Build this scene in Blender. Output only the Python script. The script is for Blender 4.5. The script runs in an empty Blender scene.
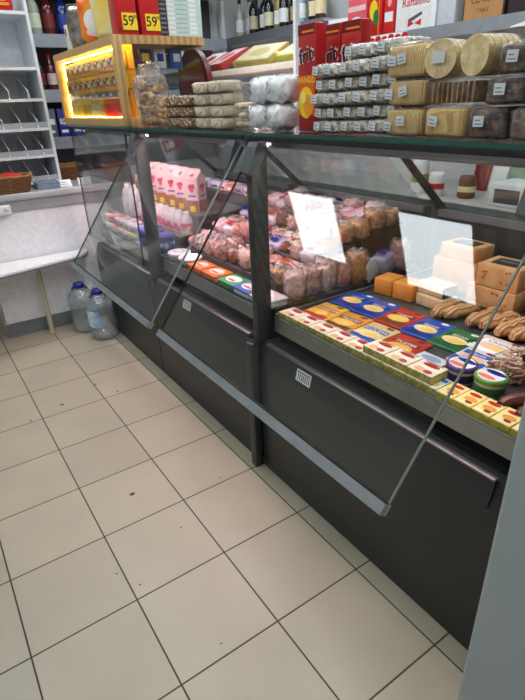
import bpy, bmesh, math, random
from mathutils import Matrix, Vector, noise, Euler
R = math.radians
rnd = random.Random(7)
scn = bpy.context.scene
COL = scn.collection
ORD = ['first', 'second', 'third', 'fourth', 'fifth', 'sixth', 'seventh', 'eighth', 'ninth', 'tenth', 'eleventh', 'twelfth']

# ------------------------------------------------------------------ materials
def lin(c):
    return tuple(((v / 255) / 12.92 if v / 255 <= .04045 else ((v / 255 + .055) / 1.055) ** 2.4) for v in c) + (1,)
MATS = {}
def base_mat(name):
    m = bpy.data.materials.new(name); m.use_nodes = True
    nt = m.node_tree; nt.nodes.clear()
    out = nt.nodes.new('ShaderNodeOutputMaterial')
    return m, nt, out
def nd(nt, t, **kw):
    n = nt.nodes.new(t)
    for k, v in kw.items():
        if k.startswith('i_'):
            n.inputs[k[2:].replace('_', ' ')].default_value = v
        else:
            setattr(n, k, v)
    return n
def mat(c, rough=.5, metal=0, var=.10, scale=30, bump=0, coat=0, c2=None, kind='noise', emit=0, contrast=(.35, .65), name=None):
    """procedural surface: colour c, drifting to c2 by a noise / voronoi / wave / brick field"""
    key = (tuple(c), rough, metal, var, scale, bump, coat, c2 and tuple(c2), kind, emit, contrast)
    if key in MATS: return MATS[key]
    m, nt, out = base_mat(name or 'surface')
    L = nt.links
    b = nd(nt, 'ShaderNodeBsdfPrincipled'); L.new(b.outputs[0], out.inputs[0])
    tc = nd(nt, 'ShaderNodeTexCoord')
    if kind == 'noise':
        t = nd(nt, 'ShaderNodeTexNoise'); t.inputs['Scale'].default_value = scale; t.inputs['Detail'].default_value = 4; fac = t.outputs[0]
    elif kind == 'voronoi':
        t = nd(nt, 'ShaderNodeTexVoronoi'); t.inputs['Scale'].default_value = scale; fac = t.outputs['Distance']
    elif kind == 'wave':
        t = nd(nt, 'ShaderNodeTexWave'); t.inputs['Scale'].default_value = scale; t.inputs['Distortion'].default_value = 1.5; fac = t.outputs['Fac']
    elif kind == 'weave':
        t = nd(nt, 'ShaderNodeTexBrick'); t.inputs['Scale'].default_value = scale; t.inputs['Mortar Size'].default_value = .06; fac = t.outputs['Fac']
    L.new(tc.outputs['Object'], t.inputs['Vector'])
    mr = nd(nt, 'ShaderNodeMapRange'); mr.inputs[1].default_value, mr.inputs[2].default_value = contrast
    L.new(fac, mr.inputs[0])
    mx = nd(nt, 'ShaderNodeMix', data_type='RGBA')
    a = lin(c); bb = lin(c2) if c2 else tuple(v * (1 - var) for v in a[:3]) + (1,)
    mx.inputs[6].default_value = a; mx.inputs[7].default_value = bb
    L.new(mr.outputs[0], mx.inputs[0]); L.new(mx.outputs[2], b.inputs['Base Color'])
    b.inputs['Roughness'].default_value = rough; b.inputs['Metallic'].default_value = metal
    b.inputs['Coat Weight'].default_value = coat; b.inputs['Coat Roughness'].default_value = .12
    if emit:
        L.new(mx.outputs[2], b.inputs['Emission Color']); b.inputs['Emission Strength'].default_value = emit
    if bump:
        bp = nd(nt, 'ShaderNodeBump'); bp.inputs['Strength'].default_value = bump; bp.inputs['Distance'].default_value = .004
        L.new(fac, bp.inputs['Height']); L.new(bp.outputs[0], b.inputs['Normal'])
        L.new(bp.outputs[0], b.inputs['Coat Normal'])
    MATS[key] = m
    return m
def sheet(name, tint, refl=1.0, rough=0.0, haze=0, hazec=(255, 255, 255), bump=0, scale=20):
    """thin transparent sheet: clear transmission plus a Schlick reflection, optional haze"""
    m, nt, out = base_mat(name); L = nt.links
    tr = nd(nt, 'ShaderNodeBsdfTransparent'); tr.inputs[0].default_value = lin(tint)
    gl = nd(nt, 'ShaderNodeBsdfGlossy'); gl.inputs['Roughness'].default_value = rough
    lw = nd(nt, 'ShaderNodeLayerWeight'); lw.inputs[0].default_value = .5
    pw = nd(nt, 'ShaderNodeMath', operation='POWER'); pw.inputs[1].default_value = 5
    L.new(lw.outputs['Facing'], pw.inputs[0])
    ma = nd(nt, 'ShaderNodeMath', operation='MULTIPLY_ADD', use_clamp=True); ma.inputs[1].default_value = .96 * refl; ma.inputs[2].default_value = .042 * refl
    L.new(pw.outputs[0], ma.inputs[0])
    base = tr
    if haze:
        df = nd(nt, 'ShaderNodeBsdfDiffuse'); df.inputs[0].default_value = lin(hazec)
        mh = nd(nt, 'ShaderNodeMixShader')
        nz = nd(nt, 'ShaderNodeTexNoise'); nz.inputs['Scale'].default_value = scale; nz.inputs['Detail'].default_value = 5
        mr = nd(nt, 'ShaderNodeMapRange'); mr.inputs[1].default_value = .4; mr.inputs[2].default_value = .75; mr.inputs[3].default_value = haze * .25; mr.inputs[4].default_value = haze * 1.6
        tc = nd(nt, 'ShaderNodeTexCoord'); L.new(tc.outputs['Object'], nz.inputs['Vector'])
        L.new(nz.outputs[0], mr.inputs[0]); L.new(mr.outputs[0], mh.inputs[0])
        L.new(tr.outputs[0], mh.inputs[1]); L.new(df.outputs[0], mh.inputs[2]); base = mh
    mx = nd(nt, 'ShaderNodeMixShader')
    L.new(ma.outputs[0], mx.inputs[0]); L.new(base.outputs[0], mx.inputs[1]); L.new(gl.outputs[0], mx.inputs[2])
    L.new(mx.outputs[0], out.inputs[0])
    if bump:
        tc = nd(nt, 'ShaderNodeTexCoord')
        n2 = nd(nt, 'ShaderNodeTexNoise'); n2.inputs['Scale'].default_value = scale * 2; n2.inputs['Detail'].default_value = 3
        L.new(tc.outputs['Object'], n2.inputs['Vector'])
        bp = nd(nt, 'ShaderNodeBump'); bp.inputs['Strength'].default_value = bump; bp.inputs['Distance'].default_value = .02
        L.new(n2.outputs[0], bp.inputs['Height'])
        L.new(bp.outputs[0], gl.inputs['Normal'])
    return m
GLASS = sheet('clear_glass', (247, 249, 248), 1.05)
GEDGE = mat((40, 92, 78), .12, var=.2, name='glass_edge')
ACRYL = sheet('acrylic', (244, 247, 248), 2.5, .05, haze=.75, hazec=(214, 220, 224), scale=.01)
PET = sheet('bottle_plastic', (247, 250, 251), 1.8, .04, haze=.16, hazec=(240, 246, 250), scale=14)
FILM = sheet('wrap_film', (252, 252, 252), .9, .10, haze=.035, hazec=(235, 235, 235), bump=1.0, scale=30)
FILMK = sheet('crinkled_film', (250, 250, 250), 1.6, .13, haze=.10, hazec=(230, 230, 228), bump=1.0, scale=38)
def glow(name, c, s):
    m, nt, out = base_mat(name)
    e = nd(nt, 'ShaderNodeEmission'); e.inputs[0].default_value = lin(c); e.inputs[1].default_value = s
    nt.links.new(e.outputs[0], out.inputs[0]); return m
LED = glow('led_panel', (238, 246, 250), 8.5)
TUBEP = glow('pink_tube', (255, 212, 218), 78)
TUBEW = glow('white_tube', (255, 240, 232), 45)
LEDY = glow('warm_strip', (255, 214, 100), 30)

WHITE = mat((232, 234, 236), .5); PAPER = mat((238, 240, 240), .7)
GREYW = mat((196, 200, 206), .45); GREYM = mat((118, 121, 126), .5); GREYD = mat((72, 75, 79), .5)
CHAR = mat((48, 51, 52), .42, var=.15, scale=8); BLACK = mat((20, 21, 22), .4); CASEK = mat((40, 43, 43), .38, var=.12, scale=6)
STEEL = mat((170, 172, 170), .32, 1.0, var=.12, scale=12); ALU = mat((150, 156, 160), .38, 1.0, var=.1, scale=14); BARM = mat((176, 182, 186), .42, .8, var=.12, scale=20)
WOOD = mat((196, 160, 104), .5, c2=(168, 130, 80), kind='wave', scale=9, contrast=(.1, .9))
RED = mat((196, 24, 26), .35, coat=.3); DRED = mat((120, 14, 20), .35, coat=.4); ORANGE = mat((240, 140, 30), .35); YEL = mat((250, 214, 40), .4)
DBLUE = mat((22, 44, 140), .35); BLUE = mat((30, 84, 190), .35, coat=.3); GREEN = mat((30, 122, 66), .35, coat=.3); CREAM = mat((238, 222, 176), .5); PINK = mat((236, 160, 172), .4)
LPINK = mat((244, 206, 210), .45); PURPLE = mat((82, 52, 130), .35, coat=.3); BROWN = mat((110, 70, 40), .5); DBROWN = mat((58, 36, 26), .5); TAN = mat((200, 166, 116), .6)
LAV = mat((190, 184, 216), .4); OLIVE = mat((150, 150, 72), .5); MAG = mat((196, 44, 96), .4); CHALK = mat((34, 35, 37), .7)

# ------------------------------------------------------------------ geometry builder
TXT = {}
def text_mesh(s):
    if s not in TXT:
        cu = bpy.data.curves.new('lettering', 'FONT'); cu.body = s; cu.align_x = 'CENTER'; cu.align_y = 'CENTER'; cu.resolution_u = 3; cu.offset = .012
        ob = bpy.data.objects.new('lettering', cu); COL.objects.link(ob)
        me = bpy.data.meshes.new_from_object(ob.evaluated_get(bpy.context.evaluated_depsgraph_get()))
        TXT[s] = ([v.co.copy() for v in me.vertices], [tuple(p.vertices) for p in me.polygons])
        bpy.data.objects.remove(ob); bpy.data.curves.remove(cu); bpy.data.meshes.remove(me)
    return TXT[s]
FRONT = Matrix.Rotation(R(90), 4, 'X')          # drawing plane -> upright face looking along -Y
class B:
    def __init__(s): s.v = []; s.f = []; s.mi = []; s.sm = []; s.mats = []
    def add(s, vs, fs, m, M=None, smooth=False):
        if m not in s.mats: s.mats.append(m)
        k = s.mats.index(m); n = len(s.v)
        for v in vs:
            v = Vector(v); s.v.append(M @ v if M else v)
        for f in fs:
            s.f.append(tuple(i + n for i in f)); s.mi.append(k); s.sm.append(smooth)
        return s
    def box(s, x0, x1, y0, y1, z0, z1, m, M=None, bev=0, seg=2):
        if bev:
            bm = bmesh.new(); bmesh.ops.create_cube(bm, size=1)
            for v in bm.verts: v.co = Vector(((x0 + x1) / 2 + v.co.x * (x1 - x0), (y0 + y1) / 2 + v.co.y * (y1 - y0), (z0 + z1) / 2 + v.co.z * (z1 - z0)))
            bmesh.ops.bevel(bm, geom=bm.edges[:], offset=bev, segments=seg, affect='EDGES', profile=.5)
            bm.verts.ensure_lookup_table()
            s.add([v.co.copy() for v in bm.verts], [tuple(v.index for v in f.verts) for f in bm.faces], m, M, seg > 1); bm.free()
            return s
        vs = [(x, y, z) for z in (z0, z1) for y in (y0, y1) for x in (x0, x1)]
        return s.add(vs, [(0, 2, 3, 1), (4, 5, 7, 6), (0, 1, 5, 4), (2, 6, 7, 3), (0, 4, 6, 2), (1, 3, 7, 5)], m, M)
    def prism(s, poly, ext, m, M=None):
        """closed polygon of 3-D points pushed along ext"""
        n = len(poly); e = Vector(ext); p = [Vector(q) for q in poly]
        vs = p + [q + e for q in p]
        return s.add(vs, [tuple(range(n - 1, -1, -1)), tuple(range(n, 2 * n))] + [(i, (i + 1) % n, (i + 1) % n + n, i + n) for i in range(n)], m, M)
    def cyl(s, p0, p1, r, m, r1=None, n=16, M=None):
        p0, p1 = Vector(p0), Vector(p1); r1 = r if r1 is None else r1
        q = (p1 - p0).to_track_quat('Z', 'Y')
        vs = []
        for p, rr in ((p0, r), (p1, r1)):
            vs += [p + q @ Vector((rr * math.cos(2 * math.pi * i / n), rr * math.sin(2 * math.pi * i / n), 0)) for i in range(n)]
        s.add(vs, [(i, (i + 1) % n, (i + 1) % n + n, i + n) for i in range(n)], m, M, True)
        return s.add(vs, [tuple(range(n - 1, -1, -1)), tuple(range(n, 2 * n))], m, M)
    def lathe(s, prof, m, c=(0, 0, 0), n=24, M=None, sx=1, sy=1):
        vs = []; fs = []; c = Vector(c)
        for r, z in prof:
            vs += [c + Vector((r * sx * math.cos(2 * math.pi * i / n), r * sy * math.sin(2 * math.pi * i / n), z)) for i in range(n)]
        for k in range(len(prof) - 1):
            fs += [(k * n + i, k * n + (i + 1) % n, (k + 1) * n + (i + 1) % n, (k + 1) * n + i) for i in range(n)]
        s.add(vs, fs, m, M, True)
        if prof[0][0] > 1e-5: s.add(vs[:n], [tuple(range(n - 1, -1, -1))], m, M)
        if prof[-1][0] > 1e-5: s.add(vs[-n:], [tuple(range(n))], m, M)
        return s
    def tube(s, pts, r, m, n=8, M=None, rs=None):
        pts = [Vector(p) for p in pts]; vs = []; fs = []
        for k, p in enumerate(pts):
            d = (pts[min(k + 1, len(pts) - 1)] - pts[max(k - 1, 0)]).normalized(); q = d.to_track_quat('Z', 'Y')
            rr = rs[k] if rs else r
            vs += [p + q @ Vector((rr * math.cos(2 * math.pi * i / n), rr * math.sin(2 * math.pi * i / n), 0)) for i in range(n)]
        for k in range(len(pts) - 1):
            fs += [(k * n + i, k * n + (i + 1) % n, (k + 1) * n + (i + 1) % n, (k + 1) * n + i) for i in range(n)]
        s.add(vs, fs, m, M, True)
        return s.add(vs[:n] + vs[-n:], [tuple(range(n - 1, -1, -1)), tuple(range(n, 2 * n))], m, M)
    def blob(s, w, d, h, m, e=.55, wob=.1, seed=0, seg=18, c=(0, 0, 0), M=None, freq=3.0):
        """soft rounded lump or pouch w x d x h standing on its flattened underside at c"""
        vs = []; fs = []; nu, nv = seg, max(6, seg * 2 // 3)
        pw = lambda t: math.copysign(abs(t) ** e, t)
        for j in range(nv + 1):
            th = -math.pi / 2 + math.pi * j / nv
            for i in range(nu):
                ph = 2 * math.pi * i / nu
                p = Vector((pw(math.cos(th)) * pw(math.cos(ph)), pw(math.cos(th)) * pw(math.sin(ph)), pw(math.sin(th))))
                k = 1 + wob * noise.noise(p * freq + Vector((seed * 7.31, seed * 1.7, 3.3)))
                z = p.z * h / 2 * k + h / 2
                vs.append(Vector((c[0] + p.x * w / 2 * k, c[1] + p.y * d / 2 * k, c[2] + max(0, z))))
        for j in range(nv):
            fs += [(j * nu + i, j * nu + (i + 1) % nu, (j + 1) * nu + (i + 1) % nu, (j + 1) * nu + i) for i in range(nu)]
        return s.add(vs, fs, m, M, True)
    def text(s, t, size, m, M):
        vs, fs = text_mesh(t)
        return s.add([v * size for v in vs], fs, m, M)
    def decal(s, x0, x1, y0, y1, m, M, t=.0004):
        return s.box(x0, x1, y0, y1, 0, t, m, M)
    def oval(s, cx, cy, rx, ry, m, M, t=.0005, n=20):
        return s.prism([(cx + rx * math.cos(2 * math.pi * i / n), cy + ry * math.sin(2 * math.pi * i / n), 0) for i in range(n)], (0, 0, t), m, M)
    def build(s, name, parent=None, loc=(0, 0, 0), rz=0, rot=None):
        me = bpy.data.meshes.new(name); me.from_pydata([tuple(v) for v in s.v], [], s.f)
        for m in s.mats: me.materials.append(m)
        me.polygons.foreach_set('material_index', s.mi); me.polygons.foreach_set('use_smooth', s.sm)
        bm = bmesh.new(); bm.from_mesh(me); bmesh.ops.recalc_face_normals(bm, faces=bm.faces[:]); bm.to_mesh(me); bm.free()
        o = bpy.data.objects.new(name, me); COL.objects.link(o)
        o.location = loc; o.rotation_euler = rot or (0, 0, rz)
        if parent: o.parent = parent
        return o
def tag(o, label, cat, group=None):
    o['label'] = label; o['category'] = cat
    if group: o['group'] = group
    return o
def root(name, label, cat, loc=(0, 0, 0), rz=0, group=None, rot=None):
    o = bpy.data.objects.new(name, None); COL.objects.link(o); o.empty_display_size = .05
    o.location = loc; o.rotation_euler = rot or (0, 0, rz)
    return tag(o, label, cat, group)
def structure(o): o['kind'] = 'structure'; return o
KIDS = {}
def copy_tree(o, parent=None):
    c = o.copy(); COL.objects.link(c)
    if parent: c.parent = parent
    for ch in list(o.children): copy_tree(ch, c)
    return c
def dup(o, label, loc, rz=None, group=None, rot=None):
    c = copy_tree(o); c.location = loc
    if rz is not None: c.rotation_euler = (0, 0, rz)
    if rot is not None: c.rotation_euler = rot
    c['label'] = label
    if group: c['group'] = group
    return c
FACE = R(-90)          # local front (-Y) turned towards the customer side (-X)
def jit(a): return rnd.uniform(-a, a)

# ------------------------------------------------------------------ the room
CEIL = 2.8
def floor_mat():
    m, nt, out = base_mat('floor_tiles'); L = nt.links
    b = nd(nt, 'ShaderNodeBsdfPrincipled'); L.new(b.outputs[0], out.inputs[0])
    tc = nd(nt, 'ShaderNodeTexCoord'); sp = nd(nt, 'ShaderNodeSeparateXYZ'); L.new(tc.outputs['Object'], sp.inputs[0])
    ds = []; ids = []
    for ax in (0, 1):
        a = nd(nt, 'ShaderNodeMath', operation='DIVIDE'); a.inputs[1].default_value = .33; L.new(sp.outputs[ax], a.inputs[0])
        f = nd(nt, 'ShaderNodeMath', operation='FRACT'); L.new(a.outputs[0], f.inputs[0])
        g = nd(nt, 'ShaderNodeMath', operation='SUBTRACT'); g.inputs[0].default_value = 1; L.new(f.outputs[0], g.inputs[1])
        mn = nd(nt, 'ShaderNodeMath', operation='MINIMUM'); L.new(f.outputs[0], mn.inputs[0]); L.new(g.outputs[0], mn.inputs[1])
        ds.append(mn)
        fl = nd(nt, 'ShaderNodeMath', operation='FLOOR'); L.new(a.outputs[0], fl.inputs[0]); ids.append(fl)
    mn = nd(nt, 'ShaderNodeMath', operation='MINIMUM'); L.new(ds[0].outputs[0], mn.inputs[0]); L.new(ds[1].outputs[0], mn.inputs[1])
    mr = nd(nt, 'ShaderNodeMapRange'); mr.inputs[1].default_value = .005; mr.inputs[2].default_value = .0095; L.new(mn.outputs[0], mr.inputs[0])
    cb = nd(nt, 'ShaderNodeCombineXYZ'); L.new(ids[0].outputs[0], cb.inputs[0]); L.new(ids[1].outputs[0], cb.inputs[1])
    wn = nd(nt, 'ShaderNodeTexWhiteNoise'); L.new(cb.outputs[0], wn.inputs['Vector'])
    n1 = nd(nt, 'ShaderNodeTexNoise'); n1.inputs['Scale'].default_value = 3.2; n1.inputs['Detail'].default_value = 3; L.new(tc.outputs['Object'], n1.inputs['Vector'])
    n2 = nd(nt, 'ShaderNodeTexNoise'); n2.inputs['Scale'].default_value = 260; n2.inputs['Detail'].default_value = 2; L.new(tc.outputs['Object'], n2.inputs['Vector'])
    ad = nd(nt, 'ShaderNodeMath', operation='MULTIPLY_ADD'); ad.inputs[1].default_value = .35; L.new(wn.outputs[0], ad.inputs[0])
    sb = nd(nt, 'ShaderNodeMath', operation='MULTIPLY_ADD'); sb.inputs[1].default_value = .5; L.new(n2.outputs[0], sb.inputs[0]); L.new(n1.outputs[0], sb.inputs[2])
    L.new(sb.outputs[0], ad.inputs[2])
    rp = nd(nt, 'ShaderNodeMapRange'); rp.inputs[1].default_value = .5; rp.inputs[2].default_value = 1.25; L.new(ad.outputs[0], rp.inputs[0])
    mx = nd(nt, 'ShaderNodeMix', data_type='RGBA'); mx.inputs[6].default_value = lin((184, 172, 151)); mx.inputs[7].default_value = lin((166, 157, 139)); L.new(rp.outputs[0], mx.inputs[0])
    gx = nd(nt, 'ShaderNodeMix', data_type='RGBA'); gx.inputs[6].default_value = lin((62, 52, 44)); L.new(mx.outputs[2], gx.inputs[7]); L.new(mr.outputs[0], gx.inputs[0])
    L.new(gx.outputs[2], b.inputs['Base Color'])
    rr = nd(nt, 'ShaderNodeMapRange'); rr.inputs[3].default_value = .8; rr.inputs[4].default_value = .36; L.new(mr.outputs[0], rr.inputs[0]); L.new(rr.outputs[0], b.inputs['Roughness'])
    bp = nd(nt, 'ShaderNodeBump'); bp.inputs['Strength'].default_value = .5; bp.inputs['Distance'].default_value = .002; L.new(mr.outputs[0], bp.inputs['Height']); L.new(bp.outputs[0], b.inputs['Normal'])
    return m
fb = B().box(-2.2, 2.85, -1.8, 4.2, -.06, 0, floor_mat())
STAIN = mat((72, 64, 54), .8)
for x, y, r in ((.337, 2.17, .009), (.12, 2.06, .010), (.415, 2.01, .006), (.172, 1.15, .012), (-.055, 2.0, .006), (.255, .86, .004), (.52, 1.02, .004), (-.02, .80, .004), (.03, .71, .004), (.15, .37, .003), (-.35, .30, .004)):
    fb.prism([(x + r * (1 + .35 * noise.noise(Vector((i, x * 9, y)))) * math.cos(i * .7), y + .7 * r * math.sin(i * .7), 0) for i in range(9)], (0, 0, .0006), STAIN)
structure(fb.build('floor'))
structure(B().box(-2.2, 2.85, -1.8, 4.2, CEIL, CEIL + .08, mat((206, 208, 208), .8, c2=(150, 152, 152), kind='weave', scale=1.61)).build('ceiling'))
WALLM = mat((206, 208, 210), .7, scale=4)
structure(B().box(-2.2, 2.85, 4.2, 4.28, 0, CEIL, WALLM).build('wall_far'))
structure(B().box(-2.28, -2.2, -1.8, 4.2, 0, CEIL, mat((186, 186, 186), .8, scale=3)).build('wall_left'))
structure(B().box(2.85, 2.93, -1.8, 4.2, 0, CEIL, WALLM).build('wall_right'))
structure(B().box(-2.2, 2.85, -1.88, -1.8, 0, CEIL, mat((190, 190, 190), .8, scale=3)).build('wall_back'))
structure(B().box(-.445, -.33, 3.6, 4.2, 0, CEIL, mat((222, 224, 226), .5)).build('trim_1'))
def panel_light(x, y, label):
    t = root('ceiling_light', label, 'ceiling light', (x, y, CEIL), group='square ceiling panels')
    f = B(); s = .3
    f.box(-s, s, -s, -s + .014, -.012, 0, WHITE).box(-s, s, s - .014, s, -.012, 0, WHITE).box(-s, -s + .014, -s + .014, s - .014, -.012, 0, WHITE).box(s - .014, s, -s + .014, s - .014, -.012, 0, WHITE)
    f.build('frame', t)
    B().box(-.286, .286, -.286, .286, -.008, -.002, LED).build('diffuser', t)
panel_light(-.62, 2.80, 'square white ceiling light whose mirror image is the upper left bright patch on the glass')
panel_light(-.62, 1.56, 'square white ceiling light whose mirror image is the right bright patch on the glass')
panel_light(-.62, .30, 'square white ceiling light above the customer aisle, nearest to the grey post')
panel_light(-.62, -.94, 'square white ceiling light at the rear end of the customer aisle')
for y, l in ((2.80, 'added unseen square fill light over the far case of dairy cartons'), (1.56, 'added unseen square fill light over the meat case'), (.30, 'added unseen square fill light over the cheese case')): panel_light(.65, y, l)  # unseen panel row added to brighten the floor and the goods' fronts
panel_light(1.92, 2.80, 'square white ceiling light over the far end of the staff aisle')
panel_light(1.92, 1.56, 'square white ceiling light over the middle of the staff aisle')
panel_light(1.92, .30, 'square white ceiling light over the near end of the staff aisle')

# pale post close to the camera
pb = B().box(.155, .42, -.450, -.336, 0, CEIL, mat((164, 176, 178), .45, scale=4), bev=.006)
tag(pb.build('metal_post'), 'tall grey blue metal post close by on the right, in front of the glass case', 'post')

# ------------------------------------------------------------------ far counter, rack, bench
ct = root('service_counter', 'white counter with grey top edge and grey kick strip at the far end', 'counter', (0, 3.19, 0))
B().box(.06, .95, .03, .55, 0, .915, mat((240, 241, 246), .45)).build('body', ct)
B().box(.05, .95, .018, .03, .0, .10, mat((120, 124, 130), .5)).build('kick_strip', ct)
B().box(-.32, .98, 0, .85, .925, .965, mat((176, 180, 186), .4), bev=.004).build('countertop', ct)
B().box(.06, .95, .012, .03, .86, .925, mat((150, 154, 160), .5)).build('apron', ct)
B().box(-.32, .06, .5, .55, 0, .915, mat((150, 152, 156), .5)).build('recess_panel', ct)
bn = root('fold_down_bench', 'narrow white flap bench on a single tube leg before the counter', 'bench', (0, 0, 0))
poly = [(-.45, 2.80), (.06, 2.895), (.55, 3.02), (.62, 3.045), (.665, 3.085), (.69, 3.14), (.692, 3.195), (-.45, 3.195)]
B().prism([(x, y, .518) for x, y in poly], (0, 0, .022), mat((240, 241, 243), .35)).build('flap', bn)
B().prism([(x, y - .0008, .515) for x, y in poly], (0, 0, .012), GREYM).build('edging', bn)
B().cyl((.326, 3.113, .008), (.326, 3.113, .515), .017, mat((196, 192, 176), .4, .3)).build('leg', bn)
B().cyl((.326, 3.113, 0), (.326, 3.113, .02), .026, mat((188, 178, 140), .6)).build('leg_foot', bn)
so = root('power_outlet', 'white plastic double power socket on the counter front', 'socket', (.20, 3.201, .845))
B().box(-.11, .065, -.022, 0, 0, .06, WHITE, bev=.004).build('socket_body', so)
for x in (-.07, -.02, .03): B().cyl((x, -.0215, .03), (x, -.0235, .03), .014, GREYW).build('socket_face', so)

rk = root('display_rack', 'light grey shelf rack with clear dispenser dividers on the counter', 'rack', (0, 3.45, .966))
RK = mat((212, 216, 221), .45, scale=6)
for x in (-.325, .665): B().box(x, x + .018, 0, .36, 0, 1.26, RK).build('side_panel', rk)
B().box(-.307, .665, .345, .36, 0, 1.26, mat((228, 232, 236), .5)).build('back_panel', rk)
for z in (.015, .185, .358, .538, .722, 1.03): B().box(-.307, .665, .004, .345, z, z + .018, RK).build('shelf', rk)
for z in (.033, .203, .376, .556):
    if z < .5:
        B().box(-.307, .665, .008, .011, z, z + .035, ACRYL).build('front_rail', rk)
    for x in ([.60, .49, .38, .27] if z < .5 else [.58, .46, .34]):
        B().prism([(x, .012, z), (x, .33, z), (x, .33, z + .125), (x, .26, z + .125), (x, .02, z + .045)], (.003, 0, 0), ACRYL).prism([(x - .001, .33, z + .125), (x - .001, .26, z + .125), (x - .001, .02, z + .045), (x - .001, .012, z), (x - .001, .006, z), (x - .001, .012, z + .05), (x - .001, .257, z + .132), (x - .001, .33, z + .132)], (.005, 0, 0), WHITE).build('divider', rk)  # white strip paints a bright edge highlight onto the clear divider
for i, (x, w, c, c2) in enumerate(((.32, .1, RED, WHITE), (.44, .09, YEL, RED), (.55, .12, RED, ORANGE))):
    b = B(); b.blob(w, .06, .16, c, e=.4, wob=.12, seed=i); b.oval(0, .08, w * .3, .03, c2, Matrix.Translation((0, -.036, 0)) @ FRONT); b.box(-w * .3, w * .3, -.037, -.035, .03, .045, c2)
    tag(b.build('snack_pack', loc=(x, 3.52, .966 + 1.049)), ['red snack pack with white oval on the rack top, leftmost', 'yellow snack pack on the rack top between two red ones', 'red snack pack with orange oval at the right end of the rack top'][i], 'snack', 'snack packs on the rack top')
def basket(name, label, loc, w, d, h):
    t = root(name, label, 'basket', loc)
    WK = mat((142, 98, 52), .6, c2=(84, 52, 26), kind='weave', scale=60, bump=.8, contrast=(.0, .6))
    body = B()
    for k in range(7):
        z = .008 + k * (h - .02) / 6; f = .86 + .14 * k / 6
        body.tube([(w / 2 * f * math.copysign(abs(math.cos(a)) ** .6, math.cos(a)), d / 2 * f * math.copysign(abs(math.sin(a)) ** .6, math.sin(a)), z + .002 * math.sin(a * 12 + k * math.pi)) for a in [i * math.pi / 24 for i in range(49)]], h / 12, WK, n=6)
    body.box(-w * .40, w * .40, -d * .40, d * .40, 0, .006, WK); body.build('woven_body', t)
    B().tube([(w / 2 * 1.02 * math.copysign(abs(math.cos(a)) ** .6, math.cos(a)), d / 2 * 1.02 * math.copysign(abs(math.sin(a)) ** .6, math.sin(a)), h + .003 * math.sin(a * 16)) for a in [i * math.pi / 32 for i in range(65)]], .008, mat((176, 128, 70), .6, kind='wave', scale=40, c2=(120, 80, 40)), n=6).build('rim', t)
    return t
basket('wicker_basket', 'brown wicker basket holding red packs on the counter', (.25, 3.315, .966), .40, .21, .10)
basket('bread_basket', 'small round wicker basket with wrapped goods behind the rack', (.80, 3.70, .966), .20, .20, .10)
for i, (x, y, z, a) in enumerate(((.20, 3.30, 1.0, .3), (.33, 3.33, 1.0, -.2))):
    b = B(); b.box(-.055, .055, -.03, .03, 0, .11, RED, bev=.006); b.oval(0, .06, .03, .022, WHITE, Matrix.Translation((0, -.0302, 0)) @ FRONT); b.box(-.04, .04, -.0306, -.03, .015, .03, WHITE)
    tag(b.build('coffee_pack', loc=(x, y, .974), rot=(.25, .1, a)), ['red pack with white oval at the left in the wicker basket', 'red pack with white oval at the right in the wicker basket'][i], 'pack', 'packs in the basket')
tr = root('plastic_tray_stack', 'stack of clear bluish plastic lids beside the wicker basket', 'lids', (.545, 3.32, .966))
for k in range(4): B().box(-.075, .075, -.07, .07, .012 * k, .012 * k + .010, mat((120, 140, 164), .2, var=.2), bev=.003).build('lid', tr)
for i, (x, y) in enumerate(((.655, 3.27), (.80, 3.30))):
    b = B(); b.prism([(-.045, -.012, 0), (.045, -.012, 0), (.045, .018, .045), (-.045, .018, .045)], (0, .0015, .0), PAPER)
    for k in range(3): b.box(-.03, .03 - .01 * k, -.0105 + .008 * k, -.0085 + .008 * k, .004 + .012 * k, .007 + .012 * k, GREYM)
    b.box(-.045, .045, .014, .03, 0, .002, PAPER)
    tag(b.build('price_card', loc=(x, y, .966)), ['white folded price card at the foot of the grey rack', 'white folded price card seen through glass on the counter end'][i], 'card', 'cards on the counter')

# water bottles
wb = root('water_bottle', 'large clear water bottle with blue cap, nearer to the glass case', 'water bottle', (.617, 2.815, 0), group='large water bottles')
prof = [(.0, .004), (.075, 0), (.092, .012)]
for k in range(7): prof += [(.094, .02 + k * .03), (.090, .03 + k * .03), (.090, .037 + k * .03), (.094, .045 + k * .03)]
prof += [(.094, .245), (.085, .275), (.06, .30), (.032, .315), (.030, .335)]
B().lathe(prof, PET, n=32).build('body', wb)
B().lathe([(.0, .01), (.07, .01), (.086, .02), (.086, .235), (.078, .262), (.0, .268)], sheet('water', (244, 247, 248), .8, haze=.16, hazec=(240, 246, 250), scale=9), n=28).build('water', wb)
B().lathe([(.036, .318), (.038, .32), (.038, .345), (.034, .350), (.0, .350)], DBLUE).build('cap', wb)
B().tube([(-.05, 0, .300), (-.045, 0, .318), (-.02, 0, .330), (0, 0, .331), (.02, 0, .330), (.045, 0, .318), (.05, 0, .300)], .006, DBLUE).build('handle', wb)
lb = B()
lab = [(.0952 * math.cos(a), .0952 * math.sin(a)) for a in [R(170) + i * R(75) / 12 for i in range(13)]]
lb.add([(x, y, z) for z in (.10, .22) for x, y in lab], [(i, i + 1, i + 14, i + 13) for i in range(12)], mat((120, 170, 214), .4, c2=(214, 230, 240), scale=18), None, True)
lb.build('paper_label', wb)
dup(wb, 'large clear water bottle with blue cap, behind the other, under the white bench', (.555, 3.04, 0), R(160))

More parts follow.
